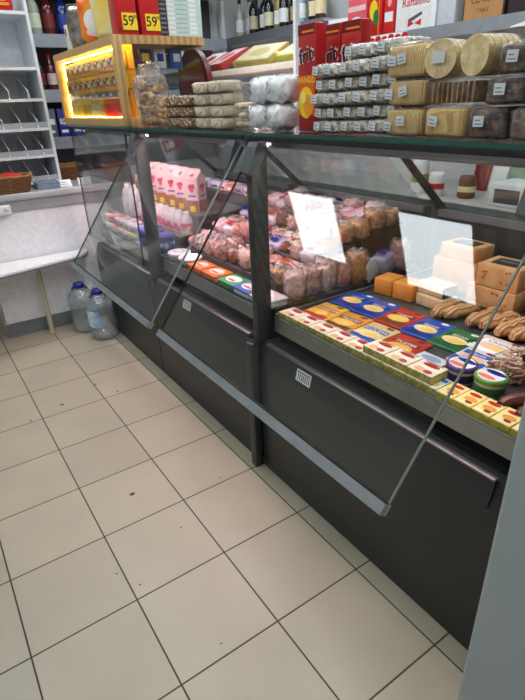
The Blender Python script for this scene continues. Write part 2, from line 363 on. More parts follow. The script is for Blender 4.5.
# ------------------------------------------------------------------ glass cases
HX, HZ = .725, 1.325; BX, BZ = .307, .757
def case(y0, y1, label, openglass, tube):
    t = root('display_case', label, 'display case', (0, y0, 0), group='dark glass display cases'); W = y1 - y0
    b = B(); b.prism([(.722, 0, .004), (1.74, 0, .004), (1.74, 0, .60), (.745, 0, .60), (.722, 0, .525)], (0, W, 0), CASEK)
    b.build('body', t)
    b = B(); b.box(.742, 1.7, .01, W - .01, 0, .004, BLACK); b.build('plinth', t)
    b = B(); b.prism([(.716, .04, .528), (.7235, .04, .522), (.744, .04, .598), (.733, .04, .598)], (0, W - .08, 0), CHAR); b.build('bumper', t)
    b = B(); b.box(.728, .748, .04, W - .04, .6005, .608, mat((150, 140, 142), .35, .8), bev=.002); b.build('rail', t)
    b = B(); b.prism([(.775, .03, .648), (.778, .03, .648), (.785, .03, .700), (.782, .03, .700)], (0, W - .06, 0), STEEL); b.build('deck_riser', t); b = B(); b.box(.779, .787, .03, W - .03, .7005, .706, ALU); b.build('deck_lip', t); b = B(); b.box(.80, .81, .03, W - .03, .601, .687, BLACK); b.build('recess_panel', t)
    b = B(); b.box(.785, 1.72, .02, W - .02, .688, .699, mat((96, 98, 98), .35, .6)); b.build('deck', t)
    b = B(); b.box(1.722, 1.74, .0, W, .601, .985, CHAR); b.build('rear_panel', t); b = B(); b.box(1.70, 1.7215, .02, W - .02, .955, .985, ALU); b.build('rear_rail', t)
    d = Vector((1.31 - 1.72, 0, 1.335 - .985))
    b = B(); b.prism([(1.722, .03, .985), (1.728, .03, .985), (1.728 + d.x, .03, .985 + d.z), (1.722 + d.x, .03, .985 + d.z)], (0, W - .06, 0), GLASS); b.build('rear_glass', t)
    for yy in (W - .02 - .006,):
        g = B(); g.prism([(.79, yy, .70), (1.70, yy, .70), (1.70, yy, .98), (1.30, yy, 1.325), (.76, yy, 1.325)], (0, .006, 0), GLASS); ge = g.build('end_glass', t)
        s_ = B(); s_.prism([(1.30, yy - .008, 1.335), (1.335, yy - .008, 1.335), (1.745, yy - .008, .985), (1.705, yy - .008, .985)], (0, .02, 0), mat((70, 58, 54), .4, .4)); s_.build('rear_strut', t)
        s_ = B(); s_.box(.79, 1.70, yy - .004, yy + .010, .7, .712, ALU); s_.build('glass_channel', t)
    for x0, x1, z0 in ((1.29, 1.345, 1.325), (.72, .758, 1.336)): B().box(x0, x1, 0, W, z0, 1.352, CHAR).build('top_rail', t)
    b = B(); b.cyl((.80, .06, 1.322), (.80, W - .06, 1.322), .011, tube, n=10); b.build('light_tube', t)
    b = B(); b.box(.775, .79, .05, W - .05, 1.312, 1.345, ALU).box(.775, .825, .05, W - .05, 1.336, 1.345, ALU); b.build('light_channel', t)
    if openglass:
        e = Vector((BX - HX, 0, BZ - HZ)); en = e.normalized(); nn = Vector((-en.z, 0, en.x)) * .006
        p = Vector((HX, .018, HZ))
        g = B(); g.prism([p, p + e, p + e + nn, p + nn], (0, W - .036, 0), GLASS); fg = g.build('front_glass', t)
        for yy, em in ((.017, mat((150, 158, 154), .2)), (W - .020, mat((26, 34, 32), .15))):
            ed = B(); ed.prism([Vector((p.x, yy, p.z)), Vector((p.x, yy, p.z)) + e, Vector((p.x, yy, p.z)) + e + nn, Vector((p.x, yy, p.z)) + nn], (0, .003, 0), em); ed.build('glass_edge', fg)
        q = p + e - nn * 1.2; w = -en * .024; th = nn * 3.4
        bb = B(); bb.prism([q, q + w, q + w + th, q + th], (0, W - .036, 0), BARM); bb.build('bottom_bar', fg)
        bb = B(); bb.prism([q + w * 1.0 - nn * .1, q + w * 1.10 - nn * .1, q + w * 1.10 + th * .9, q + w + th * .9], (0, W - .036, 0), BLACK); bb.build('bar_seal', fg)
        for yy in (.02, W - .075):
            hb = B(); a = Vector((HX + .005, yy, HZ - .008)); u = en * .095; v = -nn.normalized() * .03
            hb.prism([a - v * .4, a + u - v * .4, a + u + v * .35, a + u * .2 + v, a + v], (0, .055, 0), mat((74, 80, 84), .45, var=.15, scale=8)); hb.build('hinge_bracket', fg)
    else:
        g = B(); g.box(.700, .706, .02, W - .02, .66, 1.33, GLASS); fg = g.build('front_glass', t)
        for yy in (.017, W - .020): B().box(.699, .707, yy, yy + .003, .66, 1.33, BLACK).build('glass_edge', fg)
    return t
def post(y, label, wide=.04, foot=True):
    t = root('case_post', label, 'post', (0, y, 0), group='dark posts of the glass cases')
    if foot:
        b = B(); b.box(.684, .720, -wide / 2, wide / 2, 0, .60, mat((52, 56, 58), .4), bev=.003); b.build('lower_post', t)
    else:
        b = B(); b.box(.724, .75, -wide / 2 + .002, wide / 2 - .002, 0, .59, CASEK); b.build('lower_post', t)
    b = B(); b.box(.724, .790, -wide / 2 + .002, wide / 2 - .002, .606, 1.352, CHAR, bev=.003); b.build('upper_post', t)
    b = B(); b.box(.70, .762, -wide / 2, wide / 2, .59, .606, BLACK); b.build('bracket', t)
Y = [-.10, 1.0, 2.04, 3.06]
cA = case(Y[0] + .022, Y[1] - .022, 'near dark glass case filled with cheese, front glass tilted open', True, TUBEW)
cB = case(Y[1] + .022, Y[2] - .022, 'middle dark glass case filled with meats, front glass tilted open', True, TUBEP)
cC = case(Y[2] + .022, Y[3], 'far dark glass case filled with dairy cartons, front glass closed', False, glow('dairy_tube', (255, 226, 228), 100))
post(Y[0], 'dark upright post at the near end of the cheese case', .04, False)
post(Y[1], 'dark upright post between the cheese case and the meat case')
post(Y[2], 'dark upright post between the meat case and the dairy case', .04, False)
# step shelves in the two farther cases
TB_ = [(.925, .75), (1.10, .81), (1.28, .865), (1.46, .90)]; TC_ = [(.935, .78), (1.065, .875), (1.42, .93)]
SS = mat((104, 98, 98), .45, .2)
for t, W, tt in ((cB, Y[2] - Y[1] - .044, TB_), (cC, Y[3] - Y[2] - .022, TC_)):
    for k, (x0, z) in enumerate(tt):
        x1 = tt[k + 1][0] if k + 1 < len(tt) else 1.69; zb = tt[k - 1][1] if k else .699
        ys = .125 if t is cB else .03; B().prism([(x0, ys, zb), (x0 + .006, ys, zb), (x0 + .006, ys, z - .006), (x1, ys, z - .006), (x1, ys, z), (x0, ys, z)], (0, W - .03 - ys, 0), SS).build('step_shelf', t)
# stickers on the base
for i, (x, y, z, rz) in enumerate(((.7165, .70, .565, 0), (.7165, 1.62, .565, 0))):
    b = B(); b.box(-.0008, 0, -.04, .04, -.022, .022, PAPER)
    for k in range(7): b.box(-.0012, -.0008, -.034 + k * .01, -.030 + k * .01, -.017, .008, GREYD)
    b.box(-.0012, -.0008, -.034, .034, .011, .016, GREYM)
    tag(b.build('barcode_sticker', loc=(.7245, y, z), rot=(0, R(14), 0)), ['white barcode sticker on the bumper of the cheese case', 'white barcode sticker on the bumper of the meat case'][i], 'sticker', 'stickers on the bumpers')

ts = root('glass_top_shelf', 'long clear glass shelf with green edge along the top of the cases', 'shelf', (0, 0, 1.3525))
B().box(.705, 1.36, -.35, 3.20, 0, .009, GLASS).build('pane', ts)
B().box(.7035, .705, -.35, 3.20, 0, .009, GEDGE).build('edge', ts)
TZ = 1.362

# ------------------------------------------------------------------ lit wooden display cabinet
lc = root('lit_display_cabinet', 'small wooden cabinet lit yellow inside on the far top glass', 'cabinet', (.73, 2.125, TZ))
LW, LD, LH = 1.12, .50, .392; s = .036
fr = B()
for (x, y) in ((0, 0), (0, LW - s), (LD - s, LW - s)): fr.box(x, x + s, y, y + s, 0, LH, WOOD, bev=.002)
for z in (0, LH - s):
    fr.box(0, s, s, LW - s, z, z + s, WOOD).box(LD - s, LD, s, LW - s, z, z + s, WOOD).box(s, LD - s, 0, s, z, z + s, WOOD).box(s, LD - s, LW - s, LW, z, z + s, WOOD)
fr.build('wood_frame', lc)
B().box(.118, .122, s + .05, LW - s, .02, LH - .013, mat((250, 212, 60), .5)).build('glow_card', lc)  # added card, its yellow stands in for the glow between the rows
B().box(s, LD - s, s, LW - s, LH - .012, LH - .006, mat((206, 172, 116), .5)).build('top_panel', lc)
B().box(.012, LD - .012, s, LW - s, .014, .020, mat((206, 172, 116), .5)).build('bottom_panel', lc)
B().box(.006, .010, s, LW - s, s, LH - s, GLASS).build('front_pane', lc)
B().box(s, LD - s, .012, .016, s, LH - s, GLASS).build('side_pane', lc)
for z in (.165, .25): B().box(.047, .116, s, LW - s, z, z + .005, GLASS).build('glass_shelf', lc); B().box(.13, LD - .06, s, LW - s, z, z + .005, GLASS).build('glass_shelf', lc)
le = B(); le.box(.040, .046, s + .004, LW - s - .004, LH - s - .014, LH - s - .008, LEDY).box(.040, .046, LW - s - .012, LW - s - .006, s, LH - s - .02, LEDY).box(.040, .046, s + .004, LW - s - .004, s + .002, s + .005, LEDY)
le.build('light_strip', lc)
# goods in the cabinet: two rows of yellow hanging packs, a row of slim sticks
pk = B(); pk.box(-.046, .046, -.008, .008, 0, .076, mat((252, 206, 40), .4), bev=.004)
FM = Matrix.Translation((0, -.0083, 0)) @ FRONT
pk.oval(-.006, .042, .020, .018, mat((38, 32, 52), .5), FM).oval(.012, .034, .016, .014, WHITE, Matrix.Translation((0, -.0005, 0)) @ FM).oval(.018, .056, .014, .010, PURPLE, Matrix.Translation((0, -.0010, 0)) @ FM).oval(-.020, .022, .014, .009, mat((222, 110, 30), .5), Matrix.Translation((0, -.0015, 0)) @ FM).oval(-.010, .050, .007, .006, WHITE, Matrix.Translation((0, -.0020, 0)) @ FM).oval(.010, .020, .010, .006, mat((60, 46, 90), .5), Matrix.Translation((0, -.0020, 0)) @ FM)
first = None
cols = 9
for r_, zz in enumerate((.171, .256)):
    for k in range(cols):
        y = 2.125 + LW - .09 - k * .112; loc = (.795, y, TZ + zz)
        lab = 'yellow snack pouch on the %s shelf of the lit cabinet, %s from the far end' % (['lower', 'upper'][r_], ORD[k])
        if not first: first = tag(pk.build('snack_pouch', loc=loc, rz=FACE + .45), lab, 'snack', 'yellow pouches in the lit cabinet')
        else: dup(first, lab, loc, FACE + .45 + jit(.15))
b = B(); b.box(0, .006, s + .01, LW - s - .01, .135, .163, mat((86, 82, 78), .5))
for k in range(7): b.box(-.0006, 0, .16 + k * .12, .20 + k * .12, .142, .155, WHITE)
b.build('price_rail', lc, loc=(.052, 0, 0))
def stick(c, c2):
    b = B(); b.box(-.016, .016, -.007, .007, 0, .108, c, bev=.003); b.box(-.017 * .5, .017 * .5, -.0076, -.007, .02, .085, c2); return b
st = {n: stick(*a) for n, a in {'cream': (mat((250, 232, 150), .4), YEL), 'yellow': (YEL, OLIVE), 'olive': (mat((206, 190, 50), .4), GREYW), 'orange': (mat((236, 92, 36), .4), RED)}.items()}
src = {}
seq = ['cream'] * 6 + ['yellow'] * 4 + ['olive'] * 4 + ['yellow'] * 2 + ['orange'] * 8
cnt = {}
for k, n in enumerate(seq):
    cnt[n] = cnt.get(n, 0) + 1
    lab = '%s slim snack stick in the lit cabinet, %s of its colour from the far end' % (n, ORD[cnt[n] - 1])
    loc = (.785, 2.125 + LW - .075 - k * .0405, TZ + .021)
    if n not in src: src[n] = tag(st[n].build('snack_stick', loc=loc, rz=FACE + .5), lab, 'snack', '%s sticks in the lit cabinet' % n)
    else: dup(src[n], lab, loc, FACE + .5 + jit(.1))
# goods seen through the cabinet's near side
for i, (x, c, c2, nm) in enumerate(((.90, PURPLE, YEL, 'purple'), (.98, mat((236, 236, 240), .4), DBLUE, 'white'), (1.07, BLUE, WHITE, 'blue'))):
    b = B(); b.box(-.03, .03, -.02, .02, 0, .085, c, bev=.003); b.box(-.018, .018, -.0206, -.02, .03, .065, c2)
    tag(b.build('sweet_box', loc=(x, 2.20, TZ + .256)), '%s sweet box at the near side of the lit cabinet' % nm, 'box', 'sweet boxes in the lit cabinet')
b = B(); b.box(-.035, .035, -.03, .03, 0, .11, RED, bev=.003); b.oval(0, .065, .025, .03, ORANGE, Matrix.Translation((0, -.0301, 0)) @ FRONT); b.box(-.03, .03, -.0306, -.03, .01, .025, YEL)
tag(b.build('biscuit_box', loc=(.93, 2.205, TZ + .021)), 'red biscuit box with orange oval inside the near end of the lit cabinet', 'box')
# on top of the cabinet
CZ = TZ + LH + .0005
def tallbox(lab, x, y):
    t = root('drink_carton', lab, 'carton', (x, y, CZ), 0, 'red cartons on the wooden cabinet')
    b = B(); b.box(-.050, .050, -.045, .045, 0, .33, RED, bev=.004)
    F0 = Matrix.Translation((0, -.0452, 0)) @ FRONT
    b.oval(0, .215, .036, .07, ORANGE, F0).oval(0, .23, .022, .035, YEL, Matrix.Translation((0, -.0006, 0)) @ F0); b.box(-.050, .050, -.0456, -.045, .012, .03, mat((150, 12, 18), .4))
    b.box(-.045, .045, -.0456, -.045, .29, .32, DRED); b.build('carton_body', t)
    c = B(); c.box(-.026, .048, -.0475, -.0462, .020, .088, YEL); c.text('59', .058, BLACK, Matrix.Translation((.004, -.048, .055)) @ FRONT); c.text('90', .020, BLACK, Matrix.Translation((.039, -.048, .072)) @ FRONT); c.build('price_tag', t)
tallbox('red carton with yellow 59 price tag on the wooden cabinet, left of its twin', .815, 2.185)
tallbox('red carton with yellow 59 price tag on the wooden cabinet, beside the white price board', .932, 2.185)
bd = root('price_board', 'pale price board with rows of white strips on the wooden cabinet', 'board', (1.125, 2.20, CZ), 0)
b = B(); b.box(-.12, .12, 0, .014, 0, .34, mat((44, 50, 50), .4)); b.build('backing', bd)
b = B(); b.box(-.075, .115, -.003, 0, .006, .235, mat((196, 214, 210), .4)); b.box(-.12, .12, -.003, 0, .24, .34, mat((52, 84, 62), .5)); b.build('sheet', bd)
b = B()
for k in range(11):
    z = .018 + k * .0195
    b.box(-.072, -.035, -.0036, -.003, z, z + .014, WHITE).box(.045, .085, -.0036, -.003, z, z + .014, WHITE).box(-.028, .038, -.0036, -.003, z + .004, z + .009, mat((160, 184, 182), .5)).box(-.115, -.082, -.0036, -.003, z, z + .010, GREYM)
b.build('price_strips', bd)
def pouch(name, label, w, h, c, marks, loc, rz, seed):
    t = root(name, label, 'bag', loc, rz, 'bags on the wooden cabinet')
    b = B(); b.blob(w, .07, h * .93, c, e=.42, wob=.16, seed=seed, seg=26, freq=4).blob(w * .98, .012, h * .12, c, e=.25, wob=.1, seed=seed, seg=20, c=(0, 0, h * .88)); b.build('bag', t)
    d = B()
    for cx, cz, rx, rz_, m in marks:
        n = 18
        d.add([(cx + rx * math.cos(i * 2 * math.pi / n), -.040 - .002 * (m == WHITE) - .001 * (m == BLUE), cz + rz_ * math.sin(i * 2 * math.pi / n)) for i in range(n)], [tuple(range(n))], m)
    if marks: d.build('printed_emblem', t)
    return t
SILV = mat((190, 186, 180), .22, .7, c2=(96, 88, 80), scale=22, bump=.8)
pouch('snack_bag', 'clear silvery snack bag on the lit cabinet, nearest the far end', .14, .21, SILV, [], (.79, 2.77, CZ), -.75, 3)
pouch('snack_bag', 'orange snack bag with white and blue blot on the lit cabinet', .16, .25, mat((240, 146, 30), .3, coat=.4, c2=(226, 90, 30), scale=9), [(.0, .10, .05, .05, WHITE), (.02, .12, .03, .022, BLUE), (.01, .05, .055, .02, LPINK)], (.80, 2.535, CZ), -.7, 5)
pouch('snack_bag', 'yellow snack bag on the lit cabinet beside the red cartons', .15, .27, mat((236, 206, 92), .3, coat=.4, c2=(222, 226, 190), scale=9), [], (.80, 2.345, CZ), -1.0, 9)
b = B(); b.box(-.025, .025, -.012, .012, 0, .13, mat((226, 222, 214), .5), bev=.002); b.box(-.014, .014, -.0126, -.012, .075, .11, mat((140, 66, 60), .5))
tag(b.build('narrow_carton', loc=(.765, 2.95, CZ), rot=(0, 0, FACE)), 'narrow white carton standing at the far end of the lit cabinet', 'carton')

# ------------------------------------------------------------------ bottles and shelves behind
def bottle_mesh(glass, label, cap, r=.038, h=.30):
    return [B().lathe([(0, .004), (r * .9, 0), (r, .008), (r, h * .60), (r * .86, h * .68), (r * .36, h * .78), (r * .33, h * .97)], glass, n=18),
            B().lathe([(r * 1.015, h * .15), (r * 1.015, h * .46)], label, n=18),
            B().lathe([(r * .37, h * .86), (r * .37, h * 1.0), (0, h * 1.0)], cap, n=12)]
def bottle(name, label, parts, loc, group, cat='bottle'):
    t = root(name, label, cat, loc, 0, group)
    for nme, bb in zip(('glass_body', 'paper_label', 'cap'), parts): bb.build(nme, t)
    return t
DG = mat((16, 22, 18), .1, coat=.6); CG = mat((176, 184, 168), .1, coat=.5); BG = mat((18, 40, 120), .12, coat=.5); RG = mat((88, 18, 20), .12, coat=.5); AM = mat((84, 34, 16), .12, coat=.5)
sh = root('bottle_shelves', 'grey shelves of bottles on the far wall behind the rack', 'shelf', (0, 3.90, 0))
for z in (1.255, 1.585, 1.945): B().box(.74, 2.40, 0, .28, z - .02, z, GREYW).box(.74, 2.40, -.006, 0, z - .085, z, mat((150, 158, 172), .45)).build('shelf', sh)
B().box(.70, .74, 0, .29, .97, 2.5, GREYW).build('upright', sh)
B().box(.74, 2.40, .27, .285, .97, 2.5, mat((70, 70, 78), .6)).build('back_panel', sh)
B().box(.74, 2.40, 0, .27, 2.265, 2.285, GREYW).box(.74, 2.40, -.006, 0, 2.225, 2.285, mat((150, 158, 172), .45)).build('shelf', sh)
tg = B()
for k in range(9): tg.box(.95 + k * .14, 1.05 + k * .14, -.008, -.006, 2.215, 2.265, PAPER)
tg.build('price_tags', sh)
for i, (x, g, l, c, nm) in enumerate(((.845, CG, mat((226, 232, 206), .6), OLIVE, 'pale bottle with cream label'), (.945, RG, mat((120, 36, 30), .5), BLACK, 'dark red bottle'), (1.05, BG, mat((40, 70, 170), .5), BLACK, 'deep blue bottle'), (1.15, DG, mat((60, 60, 90), .5), BLACK, 'black bottle'), (1.25, DG, mat((90, 60, 40), .5), DRED, 'black bottle with brown label'), (1.36, AM, CREAM, BLACK, 'amber bottle'), (1.47, BG, WHITE, WHITE, 'blue bottle with white label'), (1.58, DG, CREAM, RED, 'black bottle with red cap'))):
    bottle('spirit_bottle', '%s on the upper far shelf behind the lit cabinet' % nm, bottle_mesh(g, l, c, .042, .29), (x, 4.0, 1.9455), 'bottles on the upper far shelf')
for i, (x, g, l, nm) in enumerate(((.80, DG, DRED, 'black bottle with dark red label'), (.885, RG, mat((206, 190, 190), .5), 'red bottle with pale label'), (.975, RG, DRED, 'red bottle with dark label'), (1.07, DG, WHITE, 'black bottle with white label'))):
    bottle('sauce_bottle', '%s on the middle far shelf beside the grey rack' % nm, bottle_mesh(g, l, RED, .036, .24), (x, 3.98, 1.5855), 'bottles on the middle far shelf')
for i, (x, c, c2, nm) in enumerate(((.80, mat((90, 104, 120), .5), WHITE, 'grey'), (.90, DBLUE, WHITE, 'dark blue'), (1.0, BLUE, mat((210, 214, 220), .5), 'bright blue'), (1.10, mat((214, 206, 190), .5), RED, 'cream'), (1.22, DRED, CREAM, 'maroon'), (1.34, MAG, WHITE, 'magenta'))):
    b = B(); b.box(-.042, .042, -.03, .03, 0, .20, c, bev=.004); b.box(-.03, .03, -.0306, -.03, .09, .13, c2); b.box(-.03, .02, -.0306, -.03, .03, .05, c2)
    if i == 1: b.text('50', .045, BLACK, Matrix.Translation((0, -.0312, .11)) @ FRONT)
    tag(b.build('carton_box', loc=(x, 3.96, 1.2555)), '%s packet on the low far shelf behind the case glass' % nm, 'packet', 'packets on the low far shelf')

# staff-side wall: shelf of wine, shelf of gift boxes, worktop
vs = root('wine_shelf', 'grey shelf with deep front rail carrying wine on the staff wall', 'shelf', (2.5, 0, 0))
B().box(.0, .34, 2.72, 4.12, 1.945, 1.962, GREYW).build('board', vs)
B().box(-.008, 0, 2.72, 4.12, 1.83, 1.965, mat((112, 118, 126), .4)).build('front_rail', vs)
B().box(-.03, .0, 4.08, 4.13, 1.3, 2.7, WHITE).build('upright', vs)
for i, y in enumerate((3.98, 3.87, 3.76, 3.64, 3.53, 3.43, 3.32, 3.21, 3.10, 2.98, 2.87)):
    g, l, nm = [(CG, PAPER, 'clear'), (CG, mat((214, 220, 226), .5), 'clear'), (DG, mat((200, 190, 160), .6), 'black'), (DG, PAPER, 'black'), (DG, mat((230, 222, 190), .6), 'black'), (mat((150, 140, 60), .15, coat=.4), PAPER, 'olive yellow'), (DG, PAPER, 'black'), (DG, mat((186, 160, 90), .5), 'black'), (mat((150, 180, 214), .15, coat=.4), PAPER, 'pale blue'), (DG, CREAM, 'black'), (AM, CREAM, 'amber')][i]
    bottle('wine_bottle', '%s wine bottle on the wine shelf, %s from its far end' % (nm, ORD[i]), bottle_mesh(g, l, [BLACK, DRED, OLIVE][i % 3], .040, .30), (2.60 + .03 * (i % 2), y, 1.9625), 'wine bottles on the staff wall')
for i, y in enumerate((3.92, 3.70, 3.48, 3.26, 3.04)):
    bottle('wine_bottle', 'dark wine bottle in the rear row of the wine shelf, %s from far' % ORD[i], bottle_mesh(DG, [DRED, CREAM][i % 2], BLACK, .038, .31), (2.74, y, 1.9625), 'wine bottles in the rear row')
gs = root('gift_shelf', 'grey shelf with boxed sweets on the staff wall, nearer than the wine', 'shelf', (2.5, 0, 0))
B().box(0, .34, .55, 2.715, 1.775, 1.79, GREYW).build('board', gs)
B().box(-.01, 0, .55, 2.715, 1.735, 1.80, mat((146, 154, 160), .35, .3)).build('front_rail', gs)
b = B(); b.prism([(-.012, 1.25 + .1 * 0, 1.737), (-.012, .62, 1.737), (-.012, .62, 1.795)] + [(-.012, .64 + .61 * k / 10, 1.797 - .055 * (k / 10) ** 2.5) for k in range(11)], (-.001, 0, 0), PAPER); b.build('paper_strip', gs)
b = B(); b.box(-.0125, -.0105, 1.93, 2.25, 1.74, 1.798, PAPER)
for k in range(6): b.oval(2.22 - k * .055, 1.775, .025, .014 + .006 * (k % 2), RED, Matrix(((0, 0, -1, -.0126), (1, 0, 0, 0), (0, 1, 0, 0), (0, 0, 0, 1))))
b.build('red_wave_strip', gs)
def giftbox(name, label, y, w, h, c, deco, d=.10, x=2.58, rz=0):
    t = root(name, label, 'box', (x, y, 1.7905), FACE + rz, 'boxes on the staff wall shelf')
    b = B(); b.box(-w / 2, w / 2, -d / 2, d / 2, 0, h, c, bev=.003); b.build('carton', t)
    q = B(); deco(q, Matrix.Translation((0, -d / 2 - .0003, 0)) @ FRONT, w, h); q.build('printed_front', t)
def d_white(q, M, w, h):
    q.text('Raffaello', .062, RED, M @ Matrix.Translation((0, .155, .0006))); q.decal(-w * .40, w * .40, .03, .12, mat((226, 226, 222), .5), M)
    q.prism([(-.05, .07, .0006), (.05, .10, .0006), (.055, .085, .0006), (-.04, .05, .0006)], (0, 0, .0004), GREYD, M)
    for k in (-1, 1): q.prism([(0, .045, .001), (k * .05, .065, .001), (k * .05, .03, .001)], (0, 0, .0006), RED, M)
def d_classic(q, M, w, h):
    q.decal(-w * .46, w * .46, .01, h - .01, mat((176, 128, 78), .5), M); q.text('CLASSIC', .042, mat((84, 56, 34), .5), M @ Matrix.Translation((0, .100, .0006))); q.text('TABLE', .026, mat((84, 56, 34), .5), M @ Matrix.Translation((0, .050, .0006)))
def d_red(q, M, w, h):
    q.oval(-.01, h * .55, w * .30, h * .2, YEL, M).oval(.02, h * .4, w * .2, h * .16, GREEN, M @ Matrix.Translation((0, 0, .0006))); q.decal(w * .30, w * .38, .02, h - .02, ORANGE, M); q.decal(-w * .4, w * .2, h * .86, h * .93, WHITE, M)
def d_band(q, M, w, h): q.decal(-w * .4, w * .4, h * .3, h * .5, WHITE, M); q.oval(0, h * .72, w * .2, h * .12, PINK, M)
def d_plain(q, M, w, h): q.decal(-w * .4, w * .4, h * .8, h * .84, mat((170, 140, 90), .4), M)
giftbox('gift_box', 'red and white flat gift box left of the pink one on the staff wall shelf', 2.61, .17, .15, WHITE, lambda q, M, w, h: (q.decal(-w * .42, w * .42, .02, .09, RED, M), q.text('sweet', .05, DRED, M @ Matrix.Translation((0, .118, .0005)))), rz=.2)
giftbox('gift_box', 'pink gift box with a white oval on the staff wall shelf', 2.415, .17, .24, mat((226, 90, 100), .4), lambda q, M, w, h: (q.oval(0, .09, .07, .05, WHITE, M), q.decal(-.08, .08, .17, .2, LPINK, M)))
giftbox('gift_box', 'red gift box with yellow and green picture on the staff wall shelf', 2.245, .14, .28, RED, d_red, rz=-.15)
giftbox('gift_box', 'red gift box with white band on the staff wall shelf beside the white box', 2.125, .085, .26, mat((206, 40, 34), .4), d_band)
giftbox('gift_box', 'white sweet box with red script and red bow on the staff wall shelf', 1.915, .30, .22, WHITE, d_white)
giftbox('gift_box', 'plain grey box right of the white sweet box on the shelf', 1.69, .12, .24, GREYW, d_plain)
giftbox('gift_box', 'tan box printed CLASSIC on the staff wall shelf', 1.455, .25, .24, mat((70, 48, 34), .5), d_classic)
giftbox('gift_box', 'dark brown box at the right end of the staff wall shelf', 1.20, .22, .24, mat((48, 38, 40), .45), d_plain)
giftbox('gift_box', 'black box partly behind the pillar side of the staff wall shelf', .95, .22, .22, mat((38, 36, 40), .45), d_plain)

wt = root('worktop', 'steel edged worktop on the staff side behind the cases', 'worktop', (2.22, .2, 0))
B().box(0, .60, 0, 3.3, .875, .91, mat((186, 182, 178), .35), bev=.003).build('top', wt)
B().box(.02, .60, .02, 3.28, 0, .875, mat((96, 92, 92), .5)).build('cupboard_body', wt)
B().box(-.006, 0, 0, 3.3, .872, .905, STEEL).build('front_edge', wt)
def wtag(o, l, c): return tag(o, l, c)
def cyl_thing(name, label, cat, x, y, r, h, m, m2=None):
    b = B(); b.lathe([(0, .003), (r * .85, 0), (r, .01), (r * .95, h * .8), (r * .8, h), (r * .7, h), (r * .7, h * .5), (0, h * .5)], m)
    if m2: b.lathe([(r * 1.01, h * .3), (r * 1.0, h * .55)], m2)
    tag(b.build(name, loc=(x, y, .911)), label, cat)
cyl_thing('vase', 'white jar with green band on the worktop seen through the rear glass', 'jar', 2.36, 1.62, .05, .20, WHITE, OLIVE)
cyl_thing('mug', 'white mug with a red stripe on the worktop', 'mug', 2.33, 1.47, .045, .13, WHITE, RED)
cyl_thing('jar', 'brown jar on the worktop between the mug and the hanging boards', 'jar', 2.38, 1.30, .05, .12, BROWN, CREAM)
for i, (y, h, c, nm) in enumerate(((1.40, .30, DRED, 'dark red'), (1.28, .34, WHITE, 'white'), (1.17, .32, mat((120, 160, 140), .5), 'green'), (1.06, .34, TAN, 'tan wooden'), (.95, .30, BROWN, 'brown wooden'))):
    b = B(); b.box(-.012, .012, -.05, .05, 0, h, c, bev=.004)
    tag(b.build('cutting_board', loc=(2.64, y, .911), rot=(0, R(12), 0)), '%s cutting board leaning at the back of the worktop' % nm, 'cutting board', 'cutting boards on the worktop')
sc = root('scale', 'dark shop scale with screen on the worktop at the right', 'scale', (2.40, .62, .911), FACE)
B().box(-.17, .17, -.13, .13, 0, .07, GREYD, bev=.01).build('base', sc); B().box(-.16, .16, -.12, .12, .072, .084, STEEL, bev=.003).build('plate', sc)
B().cyl((0, .11, .07), (0, .11, .30), .018, GREYD).build('column', sc); B().box(-.15, .15, .09, .13, .29, .40, CHAR, bev=.006).build('screen', sc)
b = B(); b.box(-.10, .10, -.10, .10, 0, .12, WHITE, bev=.01); b.box(-.07, .07, -.101, -.1, .02, .09, GREYD)
tag(b.build('label_printer', loc=(2.36, .98, .911), rz=FACE), 'white printer with dark front on the worktop beside the scale', 'printer')
b = B(); b.box(-.12, .12, -.08, .08, 0, .18, mat((70, 74, 86), .5), bev=.008); b.box(-.09, .09, -.081, -.08, .03, .13, BLACK)
tag(b.build('radio', loc=(2.62, .75, .911), rz=FACE), 'dark blue grey box at the back of the worktop behind the scale', 'box')

# ------------------------------------------------------------------ tray shelf above the meat case
us = root('tray_shelf', 'pale raised shelf on white posts above the meat case holding flat sweet boxes', 'shelf', (1.28, 0, 0))
B().box(0, .30, 1.47, 2.56, 1.575, 1.603, mat((224, 222, 206), .45), bev=.003).build('board', us)
B().box(.0, .004, 1.49, 2.5, 1.604, 1.70, GLASS).build('glass_guard', us)
for y in (1.455, 2.56): B().box(.0, .022, y, y + .018, TZ + .0005, 2.10, mat((226, 230, 234), .35)).build('post', us)
for i, (y, x, w, d, c, c2, nm) in enumerate(((2.40, 1.40, .16, .18, RED, WHITE, 'red and white sweet box lying at the left end'), (2.20, 1.40, .17, .19, mat((206, 60, 66), .4), LPINK, 'rose red sweet box lying second'), (1.93, 1.43, .24, .19, mat((206, 176, 92), .4), mat((230, 216, 170), .4), 'gold edged chocolate box lying in the middle'), (1.60, 1.42, .16, .17, mat((214, 206, 90), .4), CREAM, 'pale yellow chocolate box lying at the right end'))):
    t = root('chocolate_box', nm + ' of the raised tray shelf', 'box', (x, y, 1.6035 + d / 2 * .42), 0, 'flat boxes on the tray shelf', rot=(R(25), 0, FACE + [.1, -.1, .25, .1][i]))
    B().box(-w / 2, w / 2, -d / 2, d / 2, 0, .035, c, bev=.003).build('carton', t)
    q = B(); q.box(-w * .46, w * .46, -d * .46, d * .46, .035, .0357, c2).oval(0, 0, w * .25, d * .25, c, Matrix.Translation((0, 0, .0357))); q.build('printed_lid', t)
for k in range(3):
    b = B(); b.box(-.0015, 0, -.018, .018, -.014, .014, PAPER); b.box(-.002, -.0015, -.012, .012, -.002, .003, GREYD)
    b.build('price_label', us, loc=(-.0005, 2.50 - k * .055, 1.598))
t = root('round_sweet_box', 'dark red round box leaning under the tray shelf end', 'box', (1.262, 2.36, TZ + .001), 0, rot=(0, R(0), 0))
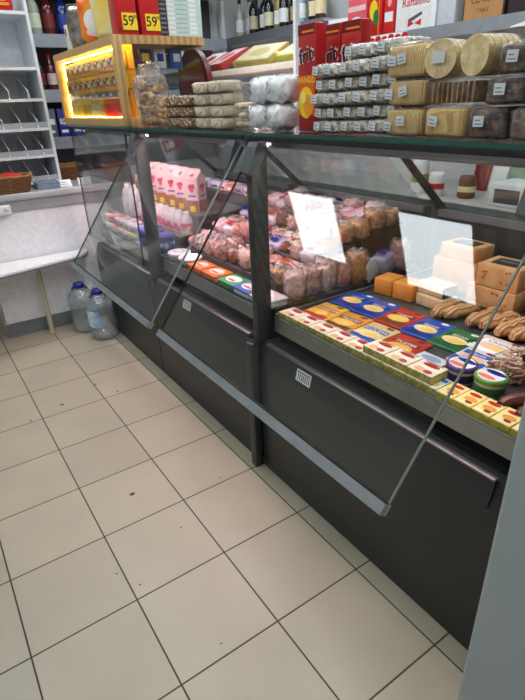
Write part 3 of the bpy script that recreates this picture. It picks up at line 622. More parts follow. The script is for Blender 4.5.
B().cyl((-.02, 0, .181), (.01, 0, .181), .180, mat((112, 26, 34), .4), n=40).build('lid', t)
B().cyl((-.022, 0, .181), (-.0195, 0, .181), .150, mat((140, 48, 54), .45), n=40).build('lid_face', t)

# ------------------------------------------------------------------ goods on the top glass, far to near
STK = mat((216, 222, 224), .6)
COOK = mat((206, 164, 104), .7, c2=(150, 100, 52), scale=40, bump=.5); PALE = mat((222, 206, 172), .75, c2=(186, 160, 118), scale=60, bump=.4)
NUT = mat((222, 200, 156), .7, c2=(124, 84, 46), kind='voronoi', scale=70, bump=.8, contrast=(.1, .5))
SNUT = mat((216, 206, 188), .3, c2=(104, 90, 74), kind='noise', scale=70, bump=1.0, contrast=(.45, .62), coat=.8)
WAF = mat((236, 204, 132), .6, c2=(204, 160, 86), kind='weave', scale=130, bump=.6, contrast=(0, 1)); WAFL = mat((238, 206, 138), .6, c2=(204, 160, 92), kind='wave', scale=70, bump=.6, contrast=(.2, .8))
DCOOK = mat((120, 92, 70), .6, c2=(46, 33, 27), scale=45, bump=.8, contrast=(.4, .6))
# big bag of rusks
t = root('rusk_bag', 'big clear bag of golden rusks beside the wooden cabinet', 'bag', (.80, 1.93, TZ + .001), FACE)
for k in range(26):
    x, y, z = -.058 + .0385 * (k % 4) + jit(.008), [-.022, .02][(k // 4) % 2] + jit(.006), .010 + .026 * (k // 4)
    a = Matrix.Translation((x, y, z + .012)) @ Euler((jit(.5), jit(.6), jit(1.2))).to_matrix().to_4x4()
    b = B(); b.tube([(-.024, .003, 0), (-.010, -.002, .003), (.010, .002, -.002), (.024, -.002, 0)], .014, COOK, n=10, M=a, rs=[.009, .0145, .0145, .009]); b.build('rusk', t)
B().blob(.215, .105, .215, FILMK, e=.4, wob=.18, seed=4, seg=30, freq=4).blob(.20, .03, .085, FILMK, e=.4, wob=.45, seed=7, seg=24, c=(.01, 0, .172), freq=5).build('wrap', t)
t = root('ring_biscuit_bag', 'bag of long brown twisted biscuits at the foot of the rusk bag', 'bag', (.80, 1.755, TZ + .001), FACE)
for k in range(8):
    z0 = .016 + .022 * (k // 2); x = -.03 + .055 * (k % 2)
    B().tube([(x - .025, -.02 + .01 * k % 3, z0), (x, -.028, z0 + .008), (x + .025, -.02, z0), (x + .02, .03, z0 + .004), (x - .02, .03, z0)], .010, COOK, n=8).build('biscuit', t)
B().blob(.13, .09, .125, FILM, e=.45, wob=.12, seed=8).build('wrap', t)
def pack_proto(name, lab, cat, group, w, d, h, m, film=FILM, labels=1, seed=0, loc=(0, 0, 0), e=.3, wob=.08):
    t = root(name, lab, cat, loc, FACE, group)
    B().blob(w * .94, d * .92, h * .90, m, e=e, wob=wob, seed=seed, seg=20, c=(0, 0, h * .03)).build('contents', t)
    B().blob(w, d, h, film, e=e + .05, wob=.10, seed=seed + 2, seg=22, freq=6).build('wrap', t)
    for k in range(labels):
        x = jit(w * .2) if labels == 1 else (-w * .27 + k * w * .5 + jit(.006))
        q = B(); A = Matrix.Translation((x, -d / 2 - .002, h * .55)) @ Matrix.Rotation(jit(.22), 4, 'Y')
        q.box(-.0115, .0115, -.001, 0, -.010, .010, STK, A); q.box(-.008, .008, -.0014, -.001, -.006, -.004, GREYM, A); q.box(-.008, .004, -.0014, -.001, .001, .003, GREYM, A)
        q.build('price_sticker', t)
    return t
LV = ['bottom', 'second', 'third', 'fourth', 'fifth', 'sixth', 'top']
# nutty biscuit bars, 3 layers x 2
src0 = None
for l in range(3):
    for c in range(2):
        lab = 'nutty biscuit pack in the %s layer, %s' % (['bottom', 'middle', 'top'][l], ['next to the rusk bag', 'next to the pale meringue packs'][c])
        loc = (.80 + jit(.006), 1.635 - c * .125, TZ + .001 + l * .040)
        if not src0: src0 = pack_proto('biscuit_pack', lab, 'biscuits', 'nutty biscuit packs', .122, .11, .0395, NUT, FILM, 0, 3, loc)
        else: dup(src0, lab, loc, FACE + jit(.05))
src0 = None
for l in range(4):
    for c in range(2):
        lab = 'pale wafer pack in the %s layer, %s' % (LV[l] if l < 3 else 'top', ['beside the nutty biscuits', 'beside the tan cookie bag'][c])
        loc = (.80 + jit(.004), 1.372 - c * .118, TZ + .001 + l * .040)
        if not src0: src0 = pack_proto('wafer_pack', lab, 'wafers', 'pale wafer packs', .114, .10, .0395, mat((240, 230, 204), .6, c2=(196, 172, 128), kind='weave', scale=90, bump=.6, contrast=(0, 1)), FILMK, 0, 6, loc)
        else: dup(src0, lab, loc, FACE + jit(.04))
t = root('cookie_bag', 'small clear bag of round tan cookies beside white marshmallows', 'bag', (.81, 1.115, TZ + .001), FACE)
for k in range(9):
    B().blob(.045, .045, .022, PALE, e=.8, wob=.08, seed=k, seg=12, c=(-.028 + .028 * (k % 3), -.012 + .012 * (k % 2), .004 + .03 * (k // 3))).build('cookie', t)
B().blob(.115, .09, .145, FILM, e=.55, wob=.14, seed=14).build('wrap', t)
src0 = None
MSH = mat((240, 240, 242), .5, coat=.4, bump=.5, scale=60, var=.06)
for l in range(2):
    for c in range(2):
        lab = 'white marshmallow bag, %s one, %s' % (['lower', 'upper'][l], ['beside the tan cookie bag', 'beside the mango carton'][c])
        loc = (.80 + .01 * l, 1.005 - c * .102, TZ + .001 + l * .078)
        if not src0:
            src0 = root('marshmallow_bag', lab, 'bag', loc, FACE, 'white marshmallow bags')
            B().blob(.098, .092, .077, MSH, e=.7, wob=.24, seed=2, seg=26, freq=3).build('marshmallow', src0)
            B().blob(.103, .097, .080, FILMK, e=.7, wob=.26, seed=2, seg=28, freq=3.4).build('wrap', src0)
        else: dup(src0, lab, loc, FACE + jit(.2))
# red fruit drink cartons
def fruitbox(lab, x, y):
    t = root('fruit_carton', lab, 'carton', (x, y, TZ + .001), FACE, 'red fruit cartons')
    w = .039
    b = B(); b.box(-w, w, -.020, .020, 0, .278, mat((176, 22, 22), .35, coat=.3), bev=.003); b.build('carton', t)
    F0 = Matrix.Translation((0, -.0203, 0)) @ FRONT
    q = B(); q.decal(-.038, .038, .250, .277, DRED, F0); q.decal(-.02, .034, .256, .261, ORANGE, F0 @ Matrix.Translation((0, 0, .0003)))
    q.decal(-.038, .038, .045, .150, mat((232, 104, 20), .4), F0)
    q.oval(.0, .078, .034, .042, YEL, F0 @ Matrix.Translation((0, 0, .0005))).oval(.010, .070, .022, .030, mat((246, 160, 30), .4), F0 @ Matrix.Translation((0, 0, .001))).oval(-.014, .092, .013, .016, mat((255, 232, 120), .4), F0 @ Matrix.Translation((0, 0, .0014)))
    q.text('MANGO', .023, mat((255, 214, 60), .4), F0 @ Matrix.Translation((0, .137, .001)))
    q.text('frit', .062, WHITE, F0 @ Matrix.Translation((-.002, .2005, .0006)) @ Matrix.Rotation(R(8), 4, 'Z'))
    q.text('frit', .053, BLACK, F0 @ Matrix.Translation((-.001, .2000, .0012)) @ Matrix.Rotation(R(8), 4, 'Z'))
    q.build('printed_front', t)
fruitbox('red carton with orange MANGO picture in front of its two twins', .820, .781)
fruitbox('red carton behind the brittle bags, between its two twins', .900, .770)
fruitbox('red carton behind the silver bags, furthest right of three', .900, .685)
# stacked silvery brittle bags
src0 = None
for l in range(6):
    for c in range(3):
        if l == 5 and c == 0: continue
        lab = 'silvery nut brittle bag in the %s layer, %s' % (LV[l] if l < 5 else 'top', ['beside the mango carton', 'in the middle of the stack', 'beside the golden wafers'][c])
        w = .118 if c == 0 else .100
        loc = (.785 + .012 * (l % 2) + jit(.006), .632 - (0, .112, .214)[c] + jit(.004), TZ + .001 + l * .0338 + (.002 * c))
        if not src0: src0 = pack_proto('brittle_bag', lab, 'bag', 'silvery brittle bags', .112, .095, .0345, SNUT, FILMK, 2, 11, loc, e=.42, wob=.16)
        else: dup(src0, lab, loc, FACE + jit(.07))
# golden wafers and rolls
def wafer(lab, y, z, w, h, m, seed, group='golden wafer packs', lb=1, film=FILM): return pack_proto('wafer_pack', lab, 'wafers', group, w, .11, h, m, film, lb, seed, (.79, y, TZ + .001 + z), e=.22, wob=.05)
wafer('golden ribbed wafer pack, bottom of the column beside the silvery bags', .352, 0, .11, .064, WAFL, 1)
wafer('golden ribbed wafer pack, middle of the column beside the silvery bags', .352, .065, .112, .056, WAFL, 2)
wafer('golden ribbed wafer pack, top of the column beside the silvery bags', .358, .122, .112, .070, WAFL, 3)
wafer('golden ribbed wafer pack, bottom layer under the fanned wafers', .238, 0, .108, .064, WAF, 4)
t = root('wafer_pack', 'pack of fanned brown wafer slices under the round wafer rolls', 'wafers', (.79, .222, TZ + .066), FACE, 'golden wafer packs')
for k in range(9): B().box(-.060 + k * .0125, -.056 + k * .0125, -.04, .04, .004, .044, mat((176, 132, 80), .6, c2=(104, 70, 36), scale=50)).build('wafer_slice', t)
B().blob(.14, .11, .050, FILM, e=.3, wob=.1, seed=6).build('wrap', t)
for i, (y, nm) in enumerate(((.272, 'left'), (.178, 'right'))):
    t = root('wafer_roll', 'round pale wafer disc pack on top of the stack, %s of the pair' % nm, 'wafers', (.785, y, TZ + .117), FACE, 'round wafer discs')
    a = Matrix.Translation((0, 0, .0375)) @ Matrix.Rotation(R([8, -10][i]), 4, 'Z')
    for k in range(5):
        B().cyl((0, -.040 + k * .018, 0), (0, -.026 + k * .018, 0), .0365, mat((240, 220, 166), .7, c2=(216, 186, 124), scale=60, bump=.6), n=28, M=a).build('wafer_disc', t)
    b = B(); b.cyl((0, -.044, 0), (0, .056, 0), .0372, FILM, n=24, M=a); b.build('wrap', t)
    if i == 0:
        B().box(-.014, .014, -.0470, -.0455, -.008, .014, STK, a).build('price_sticker', t)
DS = []
for i, (y, z, w, h, nm) in enumerate(((.135, 0, .09, .064, 'bottom, beside the golden wafers'), (.040, 0, .09, .060, 'bottom, nearest the frame end'), (.105, .064, .085, .050, 'middle layer, beside the fanned wafers'), (.014, .062, .085, .050, 'middle layer, nearest the frame end'), (.080, .116, .095, .053, 'top layer, beside the round discs'), (-.025, .114, .10, .053, 'top layer, nearest the frame end'))):
    wafer('dark cookie bag on the top glass, %s' % nm, y, z, w, h, DCOOK, 20 + i, 'dark cookie bags', 1, FILMK if i % 2 else FILM)

# ------------------------------------------------------------------ cheese case
DZ = .6995
# thin box with printed top: local X = reading direction, local Y = away from reader
def flatbox(w, d, h, c, side, deco):
    b = B(); b.box(-w / 2, w / 2, -d / 2, d / 2, 0, h, side, bev=.0015, seg=1); b.box(-w / 2 + .001, w / 2 - .001, -d / 2 + .001, d / 2 - .001, h, h + .0004, c)
    deco(b, Matrix.Translation((0, 0, h + .0004))); return b
SIDEG = mat((166, 160, 70), .5, c2=(206, 196, 120), scale=55, contrast=(.45, .55))
def dk_butter(b, M): b.oval(0, .018, .028, .010, RED, M).decal(-.034, .034, -.006, .004, PAPER, M).oval(-.012, -.02, .016, .012, mat((236, 186, 120), .5), M).oval(.016, -.021, .014, .010, mat((180, 66, 60), .5), M).decal(-.03, .03, .030, .034, GREEN, M)
def dk_cream(b, M): b.oval(-.004, .020, .024, .009, RED, M).text('Sir', .018, PAPER, M @ Matrix.Translation((-.004, .020, .0006))); b.oval(.008, -.012, .024, .014, mat((232, 150, 60), .5), M).decal(-.036, .0, -.032, -.026, PAPER, M).oval(.014, -.014, .010, .006, DRED, M @ Matrix.Translation((0, 0, .0005)))
src0 = None
for k in range(8):
    lab = 'white and red flat cheese box in the front row, %s from the divider' % ORD[k]
    loc = (.834, .900 - k * .0895, DZ)
    if not src0: src0 = tag(flatbox(.087, .075, .024, mat((244, 226, 206), .45), SIDEG, dk_butter).build('cheese_box', loc=loc, rz=FACE), lab, 'cheese', 'white and red cheese boxes')
    else: dup(src0, lab, loc, FACE + jit(.02))
for k in range(3):
    dup(src0, 'white and red flat cheese box stacked as a second layer, %s from the cream boxes' % ['third', 'second', 'first'][k], (.838, .452 - k * .0895, DZ + .0255), FACE + jit(.04))
src0 = None
for k in range(5):
    lab = 'cream yellow flat cheese box with red oval, %s from the near end' % ORD[4 - k]
    loc = (.832, .165 - k * .055 + .012, DZ)
    if not src0: src0 = tag(flatbox(.0535, .080, .024, mat((250, 226, 150), .45), mat((226, 206, 100), .5, c2=(190, 170, 60), scale=60), lambda b, M: (b.oval(0, .022, .018, .008, RED, M), b.oval(.004, -.006, .018, .012, mat((236, 160, 70), .5), M), b.oval(.008, -.022, .010, .006, DRED, M), b.decal(-.02, .0, -.034, -.028, PAPER, M))).build('cream_cheese_box', loc=loc, rz=FACE), lab, 'cheese', 'cream cheese boxes')
    else: dup(src0, lab, loc, FACE + jit(.03))
b = flatbox(.056, .075, .022, mat((226, 232, 240), .4), SIDEG, lambda b, M: (b.decal(-.024, .024, .012, .028, BLUE, M), b.oval(0, -.012, .02, .012, YEL, M)))
tag(b.build('cheese_box', loc=(.834, .236, DZ), rz=FACE), 'white and blue flat cheese box between the red and the cream ones', 'cheese')
# sliced cheese pouches
def slices(w, d, c, c2, title, win, tcol=WHITE, size=.022):
    t = []
    b = B(); b.box(-w / 2, w / 2, -d / 2, d / 2, 0, .010, c, bev=.003)
    b.decal(-w / 2 + .004, w / 2 - .004, -d / 2 + .004, -d / 2 + .045, c2, Matrix.Translation((0, 0, .0101)))
    q = B(); M = Matrix.Translation((0, 0, .0106))
    q.oval(0, -.014, w * .36, d * .17, win, M).oval(.01, -.02, w * .22, d * .10, mat((250, 206, 110), .4), M @ Matrix.Translation((0, 0, .0005)))
    q.decal(-w * .40, w * .40, .010, .036, c2 if c2 != c else DRED, M)
    q.text(title, size, tcol, M @ Matrix.Translation((0, .0225, .0006)))
    q.oval(w * .22, d * .40, .016, .008, WHITE if c in (BLUE, RED, GREEN) else DRED, M)
    return b, q
def put_slices(lab, x, y, c, c2, title, win, rz=0, z=0, tilt=0, w=.124, d=.165, tcol=WHITE, size=.022):
    t = root('sliced_cheese_pack', lab, 'cheese', (x, y, DZ + z), 0, 'sliced cheese packs', rot=(R(tilt), 0, FACE + rz))
    b, q = slices(w, d, c, c2, title, win, tcol, size); b.build('pouch', t); q.build('printed_front', t)
YC = mat((246, 196, 70), .35, coat=.4); OC = mat((238, 162, 62), .35, coat=.4); WIN = mat((240, 178, 60), .4); CRM = mat((240, 206, 140), .35, coat=.4); RDC = mat((206, 40, 32), .35, coat=.4); BRN = mat((118, 56, 26), .5)
put_slices('yellow sliced cheese pack with red title, nearest the divider in the second row', .955, .865, YC, mat((200, 40, 50), .4), 'MAASDAM', WIN, .12)
put_slices('orange sliced cheese pack with brown title beside the GOUDA pack', .955, .735, OC, BRN, 'SMOKED', mat((250, 190, 90), .4), .10)
put_slices('cream sliced cheese pack with blue GOUDA title', .955, .605, CRM, BLUE, 'GOUDA', mat((250, 220, 150), .4), .06, size=.026)
put_slices('red sliced cheese pack in the second row beside the GOUDA pack', .955, .470, RDC, BRN, 'TILSITER', mat((244, 170, 60), .4), .08, w=.13)
put_slices('blue sliced cheese pack nearest the divider in the third row', 1.135, .885, BLUE, DBLUE, 'EDAM', mat((250, 214, 140), .4), .12)
put_slices('blue sliced cheese pack second from the divider in the third row', 1.135, .765, BLUE, DBLUE, 'EDAM', mat((250, 214, 140), .4), .12)
put_slices('red sliced cheese pack in the third row between the blue ones', 1.135, .638, RDC, BRN, 'TOAST', mat((246, 200, 90), .4), .08)
put_slices('blue sliced cheese pack between the red and green ones in the third row', 1.135, .512, BLUE, DBLUE, 'EDAM', mat((250, 224, 160), .4), .08)
put_slices('green sliced cheese pack in the third row', 1.135, .392, GREEN, mat((20, 88, 50), .4), 'EDAM', mat((250, 224, 160), .4), .06)
put_slices('white and blue sliced pack right of the green one', 1.065, .275, mat((236, 226, 220), .35, coat=.3), BLUE, 'Gauda', mat((238, 190, 170), .4), .05, w=.115, d=.13)
put_slices('pink and white meat pack with script title behind the tubs', 1.185, .275, mat((240, 214, 206), .35, coat=.3), PAPER, 'Chorizo', mat((230, 190, 180), .4), .04, w=.16, d=.13, tcol=DRED, size=.026)
b = flatbox(.10, .075, .022, mat((214, 214, 222), .4), SIDEG, lambda b, M: (b.oval(0, .01, .036, .016, mat((150, 160, 200), .5), M), b.oval(0, -.018, .03, .010, PINK, M)))
tag(b.build('cheese_box', loc=(.925, .335, DZ), rz=FACE), 'pale grey cheese box lying behind the front row beside the red pack', 'cheese')
def tub(lab, x, y, lid, body, band):
    t = root('spread_tub', lab, 'tub', (x, y, DZ), FACE, 'round spread tubs')
    B().lathe([(.0, .002), (.036, 0), (.038, .006), (.041, .045), (.042, .048)], body, n=36).build('body', t)
    B().lathe([(.0400, .012), (.0422, .036)], band, n=36).build('printed_band', t)
    B().lathe([(.042, .045), (.0445, .046), (.0445, .056), (.0425, .0595), (.0, .0595)], lid, n=36).build('lid', t)
    q = B(); M = Matrix.Translation((0, 0, .0597)); q.oval(0, 0, .037, .037, mat((230, 226, 236), .4), M, n=32).oval(.004, .016, .030, .011, DBLUE, M @ Matrix.Translation((0, 0, .0005))); q.oval(-.004, -.018, .026, .010, mat((238, 120, 90), .4), M @ Matrix.Translation((0, 0, .0005))); q.text('cream', .016, WHITE, M @ Matrix.Translation((.004, .016, .001)))
    q.build('lid_print', t)
tub('round tub with purple lid and dark band', .925, .222, PURPLE, mat((210, 204, 214), .4), mat((56, 44, 96), .4))
tub('round tub with green lid and green band', .925, .130, mat((96, 150, 60), .4), mat((214, 220, 206), .4), mat((70, 120, 70), .4))
# blocks of cheese
OCH = mat((226, 152, 58), .5, c2=(210, 130, 40), scale=14); BCH = mat((222, 196, 158), .55, c2=(204, 170, 130), scale=20); PCH = mat((226, 178, 122), .5, c2=(206, 150, 96), scale=22)
def block(lab, x, y, z, w, d, h, m, rz=0, top=None, rind=None, holes=0):
    t = root('cheese_block', lab, 'cheese', (x, y, z), FACE + rz, 'cut cheese blocks')
    B().box(-w / 2, w / 2, -d / 2, d / 2, 0, h, m, bev=.006).build('cheese', t)
    if rind: B().box(w / 2 - .001, w / 2 + .003, -d / 2 + .004, d / 2 - .004, .003, h - .003, rind).build('rind', t)
    if top:
        q = B(); q.box(-w * .3, w * .34, -d * .3, d * .25, h + .0002, h + .0018, top); q.box(-w * .2, w * .2, -d * .05, d * .05, h + .0018, h + .0022, GREYM); q.build('price_label', t)
    if holes:
        q = B()
        for k in range(holes): q.blob(.010, .004, .008, mat((160, 112, 66), .6), seg=8, c=(jit(w * .38), -d / 2 - .0005, h * (.2 + .6 * rnd.random())))
        q.build('eyes', t)
TB = DZ + .0005
block('orange cheese block nearest the divider behind the blue packs', 1.325, .875, TB, .085, .10, .070, OCH, .15)
block('orange cheese block beside the beige ones behind the blue packs', 1.335, .775, TB, .095, .10, .072, OCH, .10)
block('beige cheese block with dark rind, lower of two beside the orange ones', 1.345, .645, TB, .135, .09, .048, BCH, -.08, None, BLACK)
block('beige cheese block with dark rind, upper of two beside the orange ones', 1.352, .655, TB + .0485, .125, .085, .046, BCH, -.05, None, BLACK)
block('large pale orange cheese block at the bottom of the tall stack', 1.545, .50, TB, .20, .16, .085, PCH, .0, None, None, 3)
block('pale orange cheese block with holes and black label atop the tall stack', 1.535, .488, TB + .0855, .165, .14, .088, PCH, .05, CHALK, None, 8)
block('pale cheese block with black label behind the tall stack', 1.615, .735, TB, .20, .14, .13, PCH, .1, None)
block('pale cheese block with black label standing over the rear block', 1.615, .725, TB + .1305, .17, .13, .06, PCH, -.05, CHALK)
block('dark wrapped cheese block near the rear rail, right of the tall stack', 1.575, .30, TB, .15, .15, .08, mat((96, 66, 50), .4), .05)
# smoked cheese plaits
SMK = mat((222, 172, 122), .45, c2=(176, 118, 74), kind='wave', scale=30, bump=.7, contrast=(.1, .9), coat=.3)
for i, (x, y, z, a, l) in enumerate(((1.30, .565, 0, .05, .16), (1.33, .515, 0, -.15, .17), (1.34, .43, 0, -.05, .18), (1.345, .375, 0, -.2, .17), (1.335, .315, 0, -.1, .17), (1.34, .255, 0, -.25, .17), (1.33, .195, 0, -.1, .17), (1.33, .135, 0, -.2, .16), (1.325, .075, 0, -.05, .17), (1.32, .015, 0, -.2, .16))):
    b = B(); b.tube([(jit(.004), -l / 2 + l * k / 8, .026) for k in range(9)], .02, SMK, n=12, rs=[.013, .022, .026, .022, .026, .022, .026, .022, .012])
    tag(b.build('smoked_cheese_plait', loc=(x, y, TB), rz=FACE + a), 'brown smoked cheese plait behind the packs, %s from the beige blocks' % ORD[i], 'cheese', 'smoked cheese plaits')
for i, (x, y, z) in enumerate(((1.085, .150, 0), (1.105, .036, 0))):
    t = root('shredded_cheese_bag', ['clear bag of shredded smoked cheese behind the green lidded tub', 'clear bag of shredded smoked cheese at the near end'][i], 'bag', (x, y, TB), FACE, 'shredded cheese bags')
    b = B(); r2 = random.Random(i)
    for k in range(90):
        p = Vector((r2.uniform(-.042, .042), r2.uniform(-.075, .075), r2.uniform(.008, .055))); d = Vector((r2.uniform(-1, 1), r2.uniform(-1, 1), r2.uniform(-.2, .2))).normalized() * .018
        b.tube([p - d, p, p + d], .004, mat((206, 170, 140), .5, c2=(176, 126, 96), scale=30), n=6)
    o = b.build('shreds', t); o['kind'] = 'stuff'
    B().blob(.105, .19, .066, FILM, e=.5, wob=.12, seed=30 + i).build('wrap', t)
pt = root('price_tag', 'black chalk price tag reading 350 on a shredded cheese bag', 'price tag', (1.075, .085, TB + .068), 0, rot=(R(48), 0, FACE + .35))
B().box(-.042, .042, -.003, 0, -.02, .042, CHALK, bev=.001, seg=1).build('plate', pt)
B().text('350', .034, PAPER, Matrix.Translation((0, -.0036, .012)) @ FRONT).build('digits', pt)
SAU = mat((120, 66, 46), .35, c2=(84, 40, 28), scale=30, coat=.5)
for i, (x, y, a) in enumerate(((.945, .035, .35), (.935, -.02, .35))):
    b = B(); b.tube([(-.085 + .17 * k / 8, .006 * math.sin(k), .021) for k in range(9)], .02, SAU, n=12, rs=[.012, .019, .020, .021, .020, .021, .020, .018, .010])
    tag(b.build('dark_sausage', loc=(x, y, TB), rz=FACE + a + R(55)), ['dark brown sausage stick beside the green lidded tub', 'dark brown sausage stick at the near corner of the cheese case'][i], 'sausage', 'dark sausage sticks')

# ------------------------------------------------------------------ meat case
def deckz(x): return max([TB] + [z + .0005 for x0, z in TB_ if x > x0 + .02])
MEATS = [mat((214, 128, 124), .3, c2=(246, 214, 208), scale=60, coat=.8, bump=.8), mat((190, 92, 90), .3, c2=(236, 184, 176), scale=75, coat=.8, bump=.9), mat((230, 168, 164), .3, c2=(250, 228, 222), scale=50, coat=.8, bump=.7),
         mat((160, 92, 70), .3, c2=(98, 54, 44), scale=60, coat=.8, bump=.7), mat((230, 172, 104), .3, c2=(190, 110, 70), scale=50, coat=.8, bump=.6), mat((132, 100, 104), .3, c2=(214, 190, 192), scale=80, coat=.9, bump=1.0)]
MN = ['rosy', 'deep pink', 'pale pink', 'smoked brown', 'golden', 'greyish']
NY = [.94, .86]
def meat_lump(name, lab, cat, loc, rz, w, d, h, m, seed, lblc, group, roll=False):
    t = root(name, lab, cat, loc, rz, group)
    b = B()
    if roll:
        b.tube([(-w / 2 + w * k / 10, .003 * math.sin(k * 2 + seed), h / 2) for k in range(11)], h / 2, m, n=14, rs=[h * .2, h * .42, h * .48, h * .5, h * .49, h * .5, h * .49, h * .5, h * .47, h * .40, h * .15]); b.build('sausage', t)
        if lblc: B().tube([(-w * .10, 0, h / 2), (w * .14, 0, h / 2)], h * .512, lblc, n=14).build('printed_sleeve', t)
    else:
        b.blob(w, d, h, m, e=.55, wob=.34, seed=seed, seg=24, freq=3.2); b.build('meat', t)
        B().blob(w * 1.06, d * 1.07, h * 1.08, FILMK, e=.5, wob=.38, seed=seed, seg=28, freq=3.6).build('wrap', t)
        if lblc:
            q = B(); q.box(-w * .22, w * .22, -d * .18, d * .14, h * 1.06, h * 1.06 + .001, lblc); q.box(-w * .15, w * .15, -d * .05, 0, h * 1.06 + .001, h * 1.06 + .0014, CREAM); q.build('sticker', t)
    return t
PACKS = [(mat((244, 214, 218), .35, coat=.4, c2=(226, 160, 176), scale=30), MAG, 'pale pink'), (mat((240, 238, 244), .35, coat=.4, c2=(214, 206, 224), scale=30), RED, 'white'), (mat((206, 198, 228), .35, coat=.4, c2=(170, 160, 210), scale=30), DBLUE, 'lavender'), (mat((226, 150, 160), .35, coat=.4, c2=(240, 200, 204), scale=30), WHITE, 'rose')]
for ri, x in enumerate((.972, 1.052, 1.150, 1.232, 1.325, 1.405, 1.51, 1.61)):
    n = 11
    for k in range(n):
        y = 1.078 + k * .0868 + jit(.004); low = k == 0
        h1 = (ri * 7 + k * 5 + (k * k) % 3) % 11
        if x > 1.36 and h1 == 3: continue
        place = 'in the %s meat row, %s from the cheese divider' % (ORD[ri + 1], ORD[k])
        loc = (x + jit(.006), y, TB if low else deckz(x)); sd = ri * 11 + k
        if (k >= 6 and ri >= 2 and h1 % 3 != 0) or (ri >= 1 and h1 in (2, 9)):
            m, m2, nm = PACKS[(ri + k * 3) % 4]
            t = root('meat_pack', nm + ' printed meat pack ' + place, 'meat pack', loc, 0, 'printed meat packs', rot=(R(18) + jit(.15), jit(.1), FACE + jit(.3)))
            b = B(); b.blob(.082, .085, .045 + .02 * rnd.random() + low * .05, m, e=.35, wob=.14, seed=sd, seg=18); b.build('pack', t)
            q = B(); q.oval(0, 0, .026, .014, m2, Matrix.Translation((0, -.010, .062 + low * .05))); q.box(-.026, .026, .012, .020, .0605 + low * .05, .062 + low * .05, m2); q.build('printed_panel', t)
        elif h1 in (0, 4, 7) and ri < 6 and not low:
            pick = [3, 0, 5, 4, 1, 3][(ri + k) % 6]
            meat_lump('sausage_roll', MN[pick] + ' sausage roll ' + place, 'sausage', loc, FACE + R(90) + jit(.3), .086, .05, .056 + .01 * rnd.random(), MEATS[pick], sd, [CREAM, YEL, mat((60, 58, 66), .4), mat((206, 40, 50), .4), None][(ri + k) % 5], 'sausage rolls in the meat case', True)
        else:
            pick = [2, 0, 2, 1, 4, 0, 2, 0][ri] if low else [2, 0, 1, 4, 0, 5, 2, 3, 0, 2, 1][(sd * 3) % 11]
            meat_lump('meat_piece', MN[pick] + ' wrapped meat piece ' + place, 'meat', loc, FACE + jit(.35), .084, .084, .060 + .03 * rnd.random() + low * .05, MEATS[pick], sd, [None, mat((60, 58, 66), .4), None, YEL, None, PAPER, None][sd % 7], 'wrapped meats in the meat case')
# front row of lidded trays
def tray(lab, x, y, c, lidc, oval, rnds=False):
    t = root('lidded_tray', lab, 'tray', (x, y, TB), FACE, 'lidded trays in the meat case')
    if rnds:
        B().lathe([(0, .001), (.052, 0), (.058, .032)], c, n=32).build('body', t); B().lathe([(.058, .030), (.0625, .032), (.0625, .040), (.058, .044), (0, .044)], lidc, n=32).build('lid', t)
        q = B(); q.oval(0, 0, .04, .03, oval, Matrix.Translation((0, 0, .0442))); q.oval(0, 0, .024, .015, WHITE, Matrix.Translation((0, 0, .0448))); q.build('lid_print', t)
    else:
        B().box(-.066, .066, -.05, .05, 0, .026, c, bev=.010).build('body', t); B().box(-.068, .068, -.052, .052, .0262, .036, lidc, bev=.004).build('lid', t)
        q = B(); q.oval(0, 0, .05, .032, oval, Matrix.Translation((0, 0, .0362))).oval(.004, .004, .034, .018, WHITE, Matrix.Translation((0, 0, .0368))).oval(0, -.014, .03, .007, mat((190, 60, 40), .5), Matrix.Translation((0, 0, .0372))); q.build('lid_print', t)
tray('round white lidded tub, first from the far post in the meat case front row', .86, 1.945, mat((226, 226, 230), .4), WHITE, mat((190, 196, 210), .5), True)
tray('round white lidded tub, second from the far post in the meat case front row', .86, 1.815, mat((226, 226, 230), .4), WHITE, mat((190, 196, 210), .5), True)
tray('orange lidded tray beside the round white tubs', .85, 1.665, mat((220, 110, 40), .4), mat((236, 110, 34), .35), mat((246, 190, 150), .5))
tray('orange lidded tray beside the green edged one', .85, 1.515, mat((220, 110, 40), .4), mat((236, 110, 34), .35), mat((250, 214, 190), .5))
tray('white lidded tray with green edge in the meat case front row', .85, 1.362, mat((54, 140, 80), .4), mat((70, 160, 96), .4), mat((240, 240, 236), .5))
tray('white lidded tray nearest the cheese divider in the meat case front row', .85, 1.088, mat((226, 226, 224), .4), mat((226, 226, 230), .4), LPINK)
tray('white lidded tray with blue edge in the meat case front row', .85, 1.228, mat((210, 214, 224), .4), mat((70, 96, 180), .4), mat((240, 240, 240), .5))

